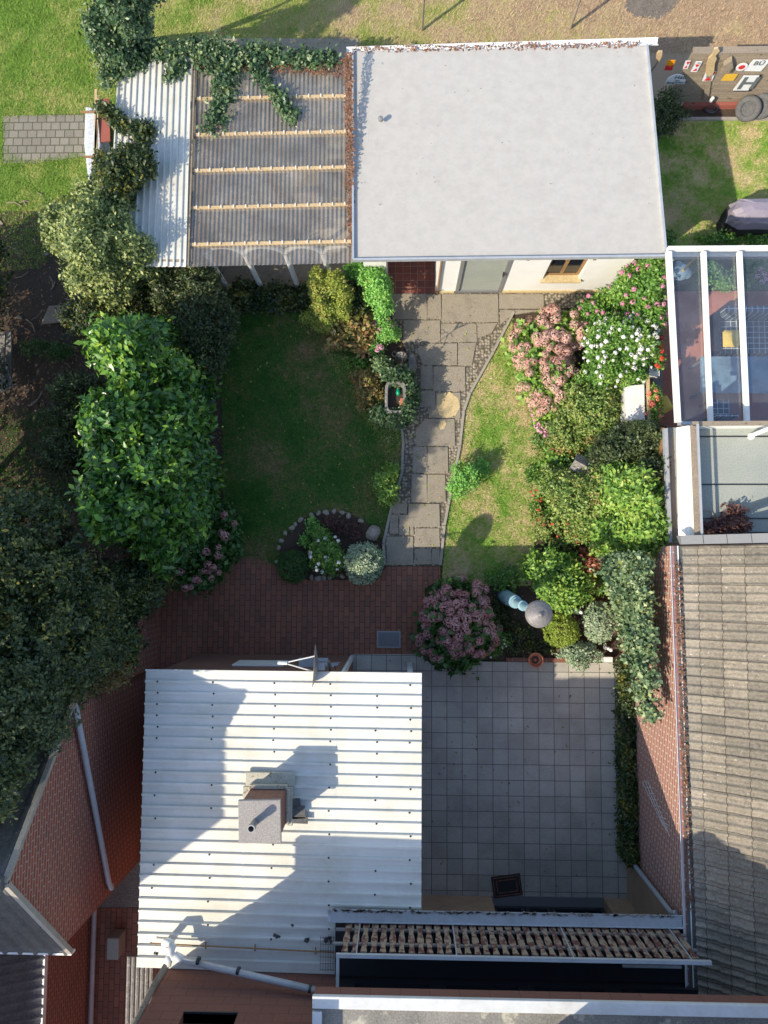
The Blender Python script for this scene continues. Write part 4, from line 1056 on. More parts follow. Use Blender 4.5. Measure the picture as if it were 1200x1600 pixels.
q = pt[-1]; MB().tube([(q.x, ymean, 1.8), (q.x + .12, ymean, 2.05), (q.x + .4, ymean, 2.13), (c0.x + .1, ymean, 2.13)], .045, 8).build('arch', M['white'], sh, smooth=True)
q = at(338, 450, .1); MB().beam(Vector((at(318, 422, 1.9).x, ymean + .2, 1.9)), Vector((q.x, ymean + .05, .05)), .09, .09).build('timber_post', M['woody'], sh)
# objects dimly seen below the sheet
tb = thing('garden_table', at(440, 290, 0), 'table dimly seen below the see-through corrugated roof', 'table')
t0 = at(440, 290, .72); MB().box(t0, (1.5, .8, .04)).build('tabletop', M['wood'], tb)
for a in (-.65, .65):
    for c in (-.33, .33): MB().box((t0.x + a, t0.y + c, .36), (.06, .06, .7)).build('leg', M['wood'], tb)
# ---- ribbed metal lean-to
q0, q1, q2, q3 = at(168, 417, 2.34), at(291, 417, 2.4), at(300, 82, 2.0), at(186, 92, 1.94)
lt = thing('lean_to', ((q0.x + q1.x) / 2, (q0.y + q2.y) / 2, 0), 'lean-to with a whitish ribbed metal roof partly overgrown with ivy', 'lean-to')
V = []; n = 12; rows = []
xs_ = []
for k in range(n):
    for f, hh in ((0, .03), (.2, .03), (.28, 0), (.92, 0)): xs_.append(((k + f) / n, hh))
xs_.append((1, .03))
for t in (0, 1):
    a = q0.lerp(q3, t); b_ = q1.lerp(q2, t)
    for u, hh in xs_: V.append(a.lerp(b_, u) + Vector((0, 0, hh)))
m_ = len(xs_); mb = MB(); mb.add(V, [(i, i + 1, m_ + i + 1, m_ + i) for i in range(m_ - 1)]); lo = mb.build('roof_sheet', M['roofy'], lt)
s_ = lo.modifiers.new('thick', 'SOLIDIFY'); s_.thickness = .004; s_.offset = -1
for a in (q0, q3): MB().bx(a.x + .15, a.x + .25, a.y - .05 - .1, a.y + .05 - .1, 0, a.z - .03).build('post', M['wood'], lt)
MB().beam(q0 + Vector((.1, .1, -.06)), q1 + Vector((-.05, .1, -.06)), .08, .1).build('beam', M['wood'], lt)
MB().bx(q1.x - .05, q1.x + .0, q1.y + .15, q2.y - .1, 0, 1.9).build('side_panel', M['roofdark'], lt)
# sheet-covered planks at its left
wp = thing('covered_pile', at(150, 225, .0), 'pile of boards under a white plastic sheet held down by timber battens', 'pile')
b3 = MB(); a = at(134, 170, .55); c = at(164, 280, .55)
b3.slab([at(133, 166, .55), at(152, 168, .55), at(160, 230, .55), at(163, 278, .55), at(137, 280, .55), at(131, 225, .52)], .5); b3.build('sheet', M['cloth'], wp, bevel=.03)
b4 = MB(); b4.slab([at(152, 156, .6), at(170, 153, .6), at(172, 220, .6), at(156, 222, .6)], .03); b4.build('rusty_sheet', M['redbase'], wp)
for a, b_ in (((150, 140), (150, 258)), ((154, 150), (147, 262))): MB().beam(at(*a, .64), at(*b_, .64), .05, .035).build('batten', M['woody'], wp)
for a, b_ in (((126, 175), (160, 175)), ((131, 245), (160, 245))): MB().beam(at(*a, .675), at(*b_, .675), .04, .03).build('cross_batten', M['woodbrown'], wp)

# ================================================================== FENCES
fz = MB()
for i, (px_, col) in enumerate(((657, 'woodbrown'), (889, 'woodbrown'))):
    p = at(px_, 80, 1.0); MB()
fencep = []
FY = at(900, 70, 0).y + .35
for px_ in (657, 889):
    b0 = at(px_ + 2, 85, 0); b0.y = FY
    ob_ = MB().tube([b0, b0 + Vector((0.02, 0, 1.15))], .028, 8).build('fence_post', M['wood'])
    tag(ob_, 'thin timber fence post standing behind the grey roof at the %s' % ('left of two' if px_ < 700 else 'right of two'), 'fence post', 'posts behind the garden house')
YF = at(1130, 166).y
FX0, FX1 = at(1034, 160).x, at(1420, 160).x
wfn = thing('board_fence', ((FX0 + FX1) / 2, YF, 0), 'weathered horizontal board fence hung with old signs, top right', 'fence')
zz = .14
for i in range(10):
    hh = .127; mb = MB(); x = FX0
    while x < FX1:
        ln = random.uniform(1.4, 2.4); mb.bx(x, min(x + ln, FX1) - .006, YF + random.uniform(-.004, .004), YF + .03, zz, zz + hh); x += ln
    tag(mb.build('board', M['wood'], wfn)); zz += hh + .02
MB().bx(FX0, FX1, YF - .05, YF + .08, zz + .002, zz + .04).build('cap_rail', M['wood'], wfn)
MB().bx(FX0 + .4, FX1, YF - .08, YF - .005, .02, .15).build('base_beam', M['redbase'], wfn)
MB().beam(at_y(1103, 155, YF - .03), at_y(1112, 90, YF - .03), .1, .02, up=Vector((0, 1, 0))).build('brace', M['wood'], wfn)
yf = YF - .035
def fp_(px, py, off=.035): return at_y(px, py, YF - off)
def plate(mb, corners, off=.035, t=.012):
    pts = [fp_(x, y, off) for x, y in corners]
    n = len(pts); vs = pts + [p + Vector((0, t, 0)) for p in pts]
    mb.add(vs, [tuple(range(n)), tuple(range(2 * n - 1, n - 1, -1))] + [(i, n + i, n + (i + 1) % n, (i + 1) % n) for i in range(n)]); return mb
def sgn(name, corners, m, label, cat='sign', off=.035, parts=()):
    c = fp_(*corners[0], off); t = thing(name, c, label, cat)
    plate(MB(), corners, off).build('plate', M[m], t)
    for k, (nm, cs, mm) in enumerate(parts): plate(MB(), cs, off + .006 + .002 * k, .004).build(nm, M[mm], t)
    return t
def text(body, parent, a, b_, h_px, m, off):
    """text standing on the fence plane: starts at pixel a, baseline; height given by top pixel b_"""
    p = fp_(*a, off); q = fp_(*b_, off); hgt = (q - p).z
    cu = bpy.data.curves.new('t', 'FONT'); cu.body = body; cu.size = hgt / .7; cu.extrude = .002; cu.space_character = 1.05
    if h_px: cu.offset = h_px
    ob = bpy.data.objects.new('t', cu); COL.objects.link(ob); bpy.context.view_layer.update()
    me = bpy.data.meshes.new_from_object(ob.evaluated_get(bpy.context.evaluated_depsgraph_get())); bpy.data.objects.remove(ob)
    me.materials.clear(); me.materials.append(M[m])
    o2 = bpy.data.objects.new('lettering', me); COL.objects.link(o2); o2.parent = parent
    o2.location = p - parent_world(parent); o2.rotation_euler = (R(90), 0, 0); return o2
sgn('sign', [(1037.5, 110), (1050, 110), (1055.5, 94.5), (1043.5, 94.5)], 'orange', 'small sign, orange above and red below, at the left end of the board fence',
    parts=(('lower_half', [(1037.5, 110), (1050, 110), (1052.8, 102.3), (1047, 103.5), (1040.5, 102.5)], 'red'),))
RS = lambda x, y, s=1.0: [(x, y), (x + 7.5 * s, y), (x + 12.5 * s, y - 12 * s), (x + 4.5 * s, y - 12 * s)]
sgn('sign', RS(1067, 107.5), 'signwhite', 'smaller of two neighbouring white signs with red triangles, left one', parts=(('triangle', [(1068.5, 106.5), (1073.5, 106.3), (1073.4, 102.3)], 'red'), ('triangle', [(1073.8, 101.5), (1073, 96.6), (1079, 96.6)], 'red')))
sgn('sign', [(1079, 112.5), (1089, 112.5), (1097.5, 96.5), (1087.5, 96.5)], 'signwhite', 'white sign with red triangles and a small tab, beside the half round sign', parts=(('triangle', [(1082, 111), (1089, 110.7), (1088.3, 106.8)], 'red'), ('triangle', [(1088.5, 105.5), (1086.5, 101), (1093.5, 101)], 'red'), ('bar', [(1089.5, 99.3), (1094.5, 99.3), (1095, 98.2), (1090, 98.2)], 'signdark')))
sgn('sign', [(1097, 127), (1112, 127), (1119, 112), (1103, 112)], 'signwhite', 'largest white sign with red triangles, half hidden behind the wooden fish shape', parts=(('triangle', [(1099.5, 126), (1111, 125.5), (1108, 120.5)], 'red'), ('triangle', [(1112.5, 117), (1117.8, 115), (1118, 112.5), (1111, 113.5)], 'red')))
hc = [(1039, 131), (1069, 131)]; arc = []
for k in range(11):
    t = k / 10; a = math.pi * t; X = 1070.5 + .0 - (1 - math.cos(a)) / 2 * 31; Y = 131 - math.sin(a) ** .75 * 14.5; X += math.sin(a) * 5
    arc.append((X, Y))
hs = sgn('sign', [(1039, 131.3)] + [(1070, 131.3)] + arc[1:-1], 'signwhite', 'half round white sign with the word Halt on it', off=.05)
text('Halt', hs, (1053, 123.5), (1056, 118.5), .0012, 'signdark', .056); text('für', hs, (1054.5, 127.5), (1056, 124.8), 0, 'signdark', .056); text('Rangierfahrten', hs, (1041.5, 130.6), (1043, 128), 0, 'signdark', .056)
sgn('sign', [(1126.5, 126.3), (1146, 126.3), (1153, 116.5), (1134, 116.5)], 'yellow', 'plain yellow sign left of the big H sign')
cx_, cz_ = fp_(1159, 104, .04), None
rs = thing('sign', cx_, 'round white sign with a red disc', 'sign'); ax = Vector((0, -1, 0.0001))
MB().lathe(cx_, [(0, 0), (.105, 0), (.105, .012), (0, .012)], 28, ax).build('plate', M['signwhite'], rs); MB().lathe(cx_ + Vector((0, -.013, 0)), [(0, 0), (.06, 0), (.06, .004), (0, .004)], 24, ax).build('disc', M['red'], rs)
bu = sgn('sign', [(1163, 111), (1189, 111.5), (1204, 94), (1177, 94)], 'signwhite', 'white rectangular sign with the letters BÜ')
text('BÜ', bu, (1176, 102), (1179.5, 95.8), .0025, 'signdark', .042)
hh_ = sgn('sign', [(1145, 141.5), (1169, 141.5), (1186.5, 118.7), (1162, 118.7)], 'signwhite', 'large white framed sign with a bold grey H', off=.06, parts=())
text('H', hh_, (1149.5, 139), (1163.5, 121), .012, 'signdark', .068)
hf = MB(); plate(hf, [(1147, 143), (1172, 143), (1190, 118), (1187, 118), (1169.5, 141.9), (1146.5, 141.9)], .05, .02); hf.build('frame', M['dark'], hh_)
# wooden shapes hung on the fence
f1 = plate(MB(), [(1104, 118), (1108.5, 120), (1113, 118), (1116, 112), (1117, 100), (1120, 92), (1118, 88), (1125, 80), (1122, 76), (1116, 77), (1113, 86), (1107, 92), (1103.5, 102), (1102.5, 112)], .09, .04)
tag(f1.build('wooden_fish', M['woody'], bevel=.004), 'tall flat wooden fish shape mounted over the top of the board fence', 'decoration')
f2 = plate(MB(), [(1125.5, 115), (1139, 115), (1146, 106), (1144, 94), (1130, 103), (1131, 107)], .12, .1)
tag(f2.build('nesting_box', M['wood'], bevel=.01), 'small wooden nesting box on the board fence beside the round sign', 'nesting box')
f3 = plate(MB(), [(1025, 91), (1030, 96), (1034.5, 88), (1035, 81), (1029, 81), (1026, 85)], .3, .03)
paddle = thing('paddle', fp_(1029, 96, .3), 'pale wooden paddle leaning by the roof corner at the left end of the board fence', 'paddle')
f3.build('blade', M['woody'], paddle); MB().tube([fp_(1029, 95, .29), fp_(1010, 122, .29)], .02, 8).build('shaft', M['wood'], paddle)
# tyres
for k, (tx, ty, lab) in enumerate(((1169, 163, 'grey tyre leaning on the fence, front one of two'), (1189, 162, 'grey tyre leaning on the fence behind another tyre'))):
    c = at(tx, ty, .25); c.y = YF - .22 + k * .05
    t_ = thing('tyre', (c.x, c.y, 0), lab, 'tyre', 'tyres by the board fence'); axv = Vector((-.5, -.6, .7)).normalized()
    MB().lathe(c - axv * .07, [(.13, .0), (.21, 0), (.245, .03), (.245, .1), (.21, .13), (.13, .13), (.13, 0)], 32, axv).build('tread', M['blackish'], t_, smooth=True)
    MB().lathe(c - axv * .04, [(0, 0), (.131, 0), (.131, .07), (.1, .06), (0, .05)], 28, axv)  .build('hub', M['roofdark'], t_, smooth=True)
wt = MB(); p = fp_(1110, 158, .1); wt.tube([p, fp_(1114, 153, .1)], .035, 10); tag(wt.build('white_bottle', M['white']), 'small white bottle hanging on the lowest fence boards', 'bottle')
bs = thing('basket', at(1108, 172, .1), 'dark wicker basket on the ground under the white bottle', 'basket')
MB().lathe(at(1108, 172, 0), [(.06, .01), (.1, .02), (.14, .12), (.125, .12), (.09, .04), (0, .04)], 20).build('bowl', M['brownbasket'] if 'brownbasket' in M else M['roofdark'], bs)
MB().tube([at(1108, 172, .12) + Vector((.13 * math.cos(a), 0, .16 * math.sin(a))) for a in [math.pi * k / 10 for k in range(11)]], .008, 6).build('handle', M['black'], bs)
kk = MB(); kk.beam(at(1050, 186, .03), at(1240, 186, .03), .06, .06); tag(kk.build('edging_board', M['kerb']), 'long pale edging board along the bed below the board fence', 'edging')
sheet('fence_bed', [(1040, 168), (1300, 168), (1300, 186), (1045, 186)], 'soil', .018)

# covered barbecue
bb = thing('covered_barbecue', at(1175, 335, 0), 'barbecue under a purple grey cover with a black skirt, on the lawn at the right', 'barbecue')
c = at(1180, 328, .8); body = MB(); n = 18; prof_ = []
Vv = []; rows = [(.0, .56, .26), (.25, .56, .27), (.55, .58, .28), (.78, .54, .25), (.9, .44, .18), (.95, .25, .08)]
for z, rx, ry in rows:
    for k in range(28):
        a = 2 * math.pi * k / 28; e = .55
        x = rx * math.copysign(abs(math.cos(a)) ** e, math.cos(a)); y_ = ry * math.copysign(abs(math.sin(a)) ** e, math.sin(a))
        wv = 1 + .045 * math.sin(7 * a + z * 6) + .035 * math.sin(13 * a - z * 9) + .02 * math.sin(23 * a)
        Vv.append((c.x + .15 + x * wv, c.y + y_ * wv, z))
F = [(i * 28 + k, i * 28 + (k + 1) % 28, (i + 1) * 28 + (k + 1) % 28, (i + 1) * 28 + k) for i in range(5) for k in range(28)] + [tuple(range(5 * 28, 6 * 28))]
body.add([v for v in Vv if v[2] >= .5], [(i * 28 + k, i * 28 + (k + 1) % 28, (i + 1) * 28 + (k + 1) % 28, (i + 1) * 28 + k) for i in range(3) for k in range(28)] + [tuple(range(3 * 28, 4 * 28))]).build('cover', M['tarp'], bb)
sk = MB(); sk.add(Vv[:3 * 28], [(i * 28 + k, i * 28 + (k + 1) % 28, (i + 1) * 28 + (k + 1) % 28, (i + 1) * 28 + k) for i in range(2) for k in range(28)]).build('skirt', M['black'], bb)

# ================================================================== NEIGHBOUR: GLASS ROOF
GZ = 2.55
ga, gb_, gc, gd = at(1046, 392, GZ), at(1330, 390, GZ), at(1330, 662, GZ), at(1062, 662, GZ)
gr_ = thing('glass_roof', ((ga.x + gb_.x) / 2, (ga.y + gd.y) / 2, 0), 'white framed glass terrace roof of the neighbouring plot, on the right', 'glass roof')
MB().slab([ga + Vector((0, -.04, 0)), gb_ + Vector((0, -.04, 0)), gc + Vector((0, .04, 0)), gd + Vector((0, .04, 0))], .008).build('pane', M['glass'], gr_)
for i, (xt, xb_) in enumerate(((1044.5, 1059), (1099, 1110), (1155, 1167), (1215, 1226))):
    a, b_ = at(xt, 394, GZ + .06), at(xb_, 660, GZ + .06)
    MB().beam(a, b_, .075 if i else .09, .08).build('rafter', M['white'], gr_, bevel=.004)
MB().beam(at(1043, 389, GZ + .03), at(1330, 387, GZ + .03), .06, .1).build('front_beam', M['whitemetal'], gr_)
MB().beam(at(1060, 661, GZ - .05), at(1330, 661, GZ - .05), .07, .1).build('wall_beam', M['zinc'], gr_)
MB().beam(at(1045, 399, GZ - .12), at(1330, 398, GZ - .12), .1, .1).build('inner_beam', M['white'], gr_)
for px_ in (1048,): p = at(px_, 399, GZ - .2); MB().bx(p.x - .04 + .06, p.x + .04 + .06, p.y - .04, p.y + .04, 0, GZ - .17).build('post', M['white'], gr_)
# furniture below
lp = thing('globe_lamp', at(1068, 428, 1.6), 'cluster of clear glass globes hanging under the corner of the glass roof', 'lamp')
for dx, dy, r_ in ((0, -3, .15), (-9, 0, .1), (-4, -14, .07), (9, 0, .09)):
    p = at(1064 + dx, 428 + dy, 1.8); MB().lathe(p, [(.001, -r_)] + [(r_ * math.cos(t), r_ * math.sin(t)) for t in [math.pi * (k / 8 - .5) for k in range(1, 8)]] + [(.001, r_)], 20).build('globe', M['lampglass'] if 'lampglass' in M else M['tableglass'], lp, smooth=True)
p = at(1067, 423, 2.0); MB().tube([p, p + Vector((0, 0, .5))], .02, 8).build('stem', M['yellow'], lp)
tbl = thing('glass_table', at(1150, 595, 0), 'rectangular blue glass table under the glass roof', 'table')
MB().slab([at(1094, 557, .74), at(1262, 557, .74), at(1262, 614, .74), at(1095, 614, .74)], .012).build('tabletop', M['tableglass'], tbl)
tf = at(1094, 557, .72); tg = at(1262, 614, .72)
for x in (tf.x + .06, tg.x - .06):
    for y_ in (tf.y - .06, tg.y + .06): MB().bx(x - .025, x + .025, y_ - .025, y_ + .025, .03, .726).build('leg', M['greymetal'], tbl)
sf = thing('garden_sofa', at(1150, 530, 0), 'dark garden sofa with checked covers behind the glass table', 'sofa')
s0, s1 = at(1120, 553, .4), at(1330, 500, .4)
MB().bx(s0.x, s1.x, s0.y, s1.y, .2, .42).build('seat', M['plaid'], sf, bevel=.03); MB().bx(s0.x, s1.x, s1.y, s1.y + .14, .2, .85).build('backrest', M['plaid'], sf, bevel=.03)
MB().bx(s0.x - .12, s0.x, s0.y, s1.y + .1, .1, .62).build('armrest', M['dark'], sf, bevel=.02)
for x in (s0.x, s1.x - .1):
    for y_ in (s0.y, s1.y): MB().bx(x, x + .05, y_, y_ + .05, .03, .2).build('leg', M['dark'], sf)
def cushion(name, c, sx, sy, rz, m, lab):
    mb = MB(); vs = []; n = 8
    for i in range(n + 1):
        for j in range(n + 1):
            u, v = i / n * 2 - 1, j / n * 2 - 1; hh = .07 * (1 - u ** 4) * (1 - v ** 4)
            vs.append(Matrix.Rotation(rz, 3, 'Z') @ Vector((u * sx * (1 - .08 * v * v * (1 - abs(u)) ), v * sy, hh)) + Vector(c))
    N_ = len(vs); vs += [Vector((v.x, v.y, 2 * c[2] - v.z)) for v in vs]
    fs = []
    for i in range(n):
        for j in range(n):
            a = i * (n + 1) + j; fs += [(a, a + n + 1, a + n + 2, a + 1), (N_ + a, N_ + a + 1, N_ + a + n + 2, N_ + a + n + 1)]
    mb.add(vs, fs); return tag(mb.build(name, M[m], smooth=True), lab, 'cushion')
cq = at(1143, 529, .58); cushion('cushion', cq, .17, .17, 0, 'cushion', 'yellow cushion on the checked garden sofa')
cq = at(1036, 634, .5); cushion('cushion', cq, .17, .15, .5, 'cushion', 'yellow cushion half hidden behind the pink geraniums')
chs = thing('garden_chair', at(1122, 645, 0), 'checked garden chair in front of the glass table near the white parapet', 'chair')
k0 = at(1122, 640, .45); MB().box(k0, (.42, .4, .07)).build('seat', M['plaid'], chs, bevel=.02); MB().box(k0 + Vector((0, -.2, .2)), (.42, .05, .4)).build('backrest', M['plaid'], chs)
for a in (-.18, .18):
    for c in (-.16, .16): MB().box((k0.x + a, k0.y + c, .22), (.03, .03, .38)).build('leg', M['dark'], chs)

# ================================================================== NEIGHBOUR: FLAT ROOF
KZ = 2.72
ka, kb_, kc, kd = at(1087, 668, KZ), at(1330, 668, KZ), at(1330, 850, KZ), at(1091, 848, KZ)
fl_ = thing('flat_roofed_wing', ((ka.x + kb_.x) / 2, (ka.y + kc.y) / 2, 0), 'neighbouring wing with a flat grey felt roof behind a white cladded parapet', 'wing')
MB().slab([ka - Vector((.05, -.0, 0)), kb_, kc, kd - Vector((.05, 0, 0))], .12).build('flat_roof', M['greysheet'], fl_)
sm = MB()
for yy in (682, 757, 810, 832): a, b_ = at(1090, yy, KZ + .006), at(1330, yy, KZ + .006); sm.beam(a, b_, .018, .012)
tag(sm.build('seam', M['dark'], fl_))
MB().slab([ka + Vector((-.1, -.02, -.125)), kb_ + Vector((0, -.02, -.125)), kc + Vector((0, .02, -.125)), kd + Vector((-.1, .02, -.125))], KZ - .13).build('wall', M['brickr'], fl_)
PZ = KZ + .36
a0, a1 = at(1083, 664, PZ), at(1090, 844, PZ)
bd_ = MB()
for z0, z1 in ((KZ, KZ + .11), (KZ + .135, KZ + .34)): bd_.slab([Vector((a0.x - .02, a0.y, z1)), Vector((a0.x + .02, a0.y, z1)), Vector((a1.x + .02, a1.y, z1)), Vector((a1.x - .02, a1.y, z1))], z1 - z0)
bd_.build('parapet_board', M['white'], fl_)
MB().beam(a0, a1, .085, .035).build('parapet_rail', M['wood'], fl_)
MB().beam(a0 + Vector((0.03, 0, .1)), a1 + Vector((0.03, 0, .1)), .03, .03).build('hand_rail', M['zinc'], fl_)
t0, t1_ = at(1082, 662, PZ), at(1330, 660, PZ); MB().beam(t0, t1_, .07, .035).build('top_rail', M['wood'], fl_)
MB().beam(t0 + Vector((.05, -.0, -.2)), t1_ + Vector((0, -.0, -.2)), .03, .34).build('top_board', M['white'], fl_)
cl = MB(); w0, w1_, w2, w3 = at(1057, 668, KZ + .0), at(1081, 664, KZ + .2), at(1085, 843, KZ + .2), at(1061, 843, KZ + .0)
for k in range(4):
    u0, u1 = k / 4, (k + 1) / 4 - .02; cl.slab([w0.lerp(w1_, u0), w0.lerp(w1_, u1), w3.lerp(w2, u1), w3.lerp(w2, u0)], .03)
cl.build('cladding', M['whitemetal'], fl_)
s1_ = MB(); s1_.beam(at(1039, 670, 2.3), at(1046, 848, 2.3), .06, .1); s1_.build('roof_gutter', M['zinc'], fl_)
s2_ = MB(); s2_.slab([at(1042, 668, 2.2), at(1056, 668, 2.2), at(1060, 848, 2.2), at(1048, 848, 2.2)], .05); s2_.build('lower_roof', M['greysheet'], fl_)
s3_ = MB(); s3_.slab([at(1032, 668, 2.1), at(1038, 668, 2.1), at(1045, 848, 2.1), at(1039, 848, 2.1)], 2.1); s3_.build('outer_board', M['woodbrown'], fl_)
cb = MB(); cps = [(1092, 803), (1098, 799), (1106, 798), (1112, 800), (1116, 808), (1118, 818), (1124, 823), (1131, 820), (1134, 813), (1130, 810), (1127, 814), (1131, 818), (1140, 812), (1146, 806), (1150, 809), (1147, 812), (1146, 804), (1152, 799), (1162, 799), (1170, 797), (1180, 788), (1200, 780), (1230, 774)]
cb.tube([at(x, y, KZ + .03) for x, y in cps], .008, 6); tag(cb.build('cable', M['woodpaint'] if False else M['kerb']), 'pale cable lying in loops on the flat grey roof', 'cable')
cr = MB(); cr.tube([at(1157, 800, KZ + .035), at(1171, 796, KZ + .035)], .016, 8); tag(cr.build('cable_connector', M['redbase']), 'red connector in the pale cable on the flat grey roof', 'connector')
mp_ = MB(); mp_.tube([at(1173, 681, KZ + .02), at(1215, 664, KZ + .7)], .035, 10); mp_.lathe(at(1173, 682, KZ), [(.055, 0), (.055, .03), (0, .03)], 14); tag(mp_.build('mast', M['white']), 'white tubular mast leaning at the top edge of the flat grey roof', 'mast')

# white panel and planter wall between the plots
wp_ = thing('white_screen', at(993, 628, 0), 'white flat topped wall block between the white rose bush and the pink geraniums', 'wall')
s_ = MB(); s_.slab([at(977, 603, 1.1), at(1007, 600, 1.1), at(1008, 657, 1.1), at(979, 657, 1.1)], 1.09); s_.build('block', M['white'], wp_, bevel=.01)
MB().beam(at(1012, 590, 1.15), at(1015, 672, 1.15), .05, .05).build('side_rail', M['woody'], wp_)
sc_ = MB(); sc_.slab([at(1018, 575, .4), at(1035, 575, .4), at(1037, 655, .4), at(1022, 655, .4)], .05); tag(sc_.build('patterned_mat', M['greystone'], bevel=.02), 'speckled grey mat behind the white wall block', 'mat')

# ================================================================== TREES AND SHRUBS, LEFT
plant('ivy_tree', 'ivy covered tree with pale green tips at the upper left corner of the lean-to roof', 'tree',
      [blob(196, 20, 3.0, 34, .9), blob(178, 75, 2.3, 32, .8), blob(205, 70, 2.0, 36, .7), blob(205, -35, 3.2, 40, .9)], 'ivy', .075, 190, base=at(215, 70), r=.07, lump=.25)
plant('variegated_shrub', 'big rounded shrub with pale cream green leaves in front of the lean-to', 'shrub',
      [blob(155, 395, 2.3, (52, 60), 1.1), blob(208, 400, 2.0, 48, 1.1), blob(172, 345, 2.1, 50, .9), blob(122, 372, 1.7, 34, .8), blob(178, 445, 1.9, 36, .7)], 'pale', .065, 170, base=at(215, 420), r=.06, tuft=12, lump=.24)
plant('cherry_laurel', 'tall glossy bright green laurel beside the left lawn', 'shrub',
      [blob(222, 570, 2.6, (52, 56), 1.2), blob(264, 640, 2.1, (60, 78), 1.5), blob(214, 670, 2.6, (52, 70), 1.3), blob(274, 735, 2.1, (64, 74), 1.5), blob(214, 785, 2.6, (56, 72), 1.3), blob(268, 818, 1.9, (64, 60), 1.2), blob(215, 540, 2.1, (50, 36), 1.0), blob(280, 640, .8, (50, 70), .8), blob(285, 740, .8, (52, 70), .8), blob(215, 700, .9, (50, 90), .9), blob(300, 560, .7, (40, 44), .7), blob(268, 830, .7, (50, 44), .7)],
      'laurel', .125, 95, base=at(270, 700), r=.07, tuft=10, wd=.24, lump=.2, spread=.9, inner=.3, nb=9)
plant('grey_green_shrub', 'loose grey green shrub between the pale shrub and the left lawn', 'shrub',
      [blob(300, 470, 1.3, 52, .8), blob(322, 520, 1.0, 44, .7), blob(262, 460, 1.2, 40, .7), blob(330, 560, .8, 30, .6)], 'ash', .06, 170, r=.04, lump=.3)
plant('evergreen_shrub', 'dark evergreen shrub just below the pale cream green shrub', 'shrub',
      [blob(150, 495, 1.2, 44, .8), blob(180, 520, 1.0, 50, .8), blob(228, 480, .9, 44, .6)], 'dark', .05, 210, r=.04, lump=.28)
plant('evergreen_shrub', 'blue green shrub in deep shade left of the glossy laurel', 'shrub',
      [blob(125, 630, 1.2, 46, .9), blob(118, 720, 1.1, 44, .8), blob(150, 690, 1.0, 50, .8)], 'ash', .05, 190, r=.04, lump=.28)
plant('ivy_bush', 'dark ivy mound growing over the left end of the lean-to roof', 'ivy',
      [blob(210, 262, 2.5, (34, 26), .4), blob(190, 290, 2.4, (34, 30), .4), blob(228, 250, 2.45, (10, 18), .2), blob(178, 285, 1.6, 30, .6)], 'dark', .07, 230, r=.03, lump=.3, base=at(170, 300))
plant('evergreen_shrub', 'small dark leafy clump on the floor of the shaded left border', 'shrub',
      [blob(62, 548, .25, (34, 14), .25), blob(90, 552, .2, (24, 14), .2)], 'box', .04, 200, r=0, lump=.3)
BT = [blob(30, 860, 3.4, 84, 1.3), blob(70, 950, 3.8, 96, 1.5), blob(0, 1000, 4.2, 100, 1.6), blob(-60, 900, 4.2, 100, 1.6), blob(130, 1010, 3.2, 74, 1.2)]
plant('tall_tree', 'large dark tree with a few yellow leaves left of the brick terrace', 'tree', BT, 'dark', .062, 170, base=at(60, 940), r=.13, lump=.38, tuft=12, nb=10)
plant('tall_tree', 'broad dark tree crown hanging over the gable house roof', 'tree',
      [blob(20, 1085, 4.3, 84, 1.2), blob(5, 1180, 4.6, 58, 1.0), blob(45, 1062, 3.8, 42, .8), blob(-60, 1120, 5.0, 90, 1.4), blob(-20, 1230, 4.8, 50, .8)], 'ash', .062, 180, base=at(-40, 1050), r=.13, lump=.38, tuft=12, nb=8)
plant('dark_shrub', 'dark leafy shrub covering the brick garden wall beside the terrace', 'shrub',
      [blob(205, 920, 2.0, 52, .9), blob(165, 960, 2.1, 50, .8), blob(185, 1010, 2.1, 36, .6), blob(225, 900, 1.6, 36, .7), blob(120, 930, 2.0, 40, .8)], 'dark', .065, 220, r=.05, lump=.26, base=at(230, 930))
plant('brown_climber', 'half dry brown climber on top of the brick garden wall', 'climber',
      [blob(170, 1052, 2.3, (38, 20), .3), blob(148, 1068, 2.4, (26, 16), .25), blob(190, 1030, 2.2, (14, 30), .2)], 'autumn', .05, 190, r=.02, lump=.3, base=at(200, 1040))
hp = [(350, 805), (366, 818), (347, 833), (352, 838), (341, 855), (322, 862), (341, 868), (325, 882), (333, 887), (318, 892), (342, 895), (305, 905), (311, 907), (326, 893), (289, 918), (281, 893), (290, 838), (330, 903), (298, 917)]
plant('hydrangea', 'leafy hydrangea with few mauve heads between the glossy laurel and the terrace', 'hydrangea',
      [blob(330, 860, .6, (42, 40), .5), blob(298, 895, .6, (36, 28), .5), blob(345, 815, .5, (24, 26), .4)], 'box', .1, 120, tuft=8, wd=.38, r=.02,
      flowers=[('head', 'mauve', .075, 60, .035, 0, 'flower_head', {'pts': [np.array(at(x, y, 1.1)) for x, y in hp]})])

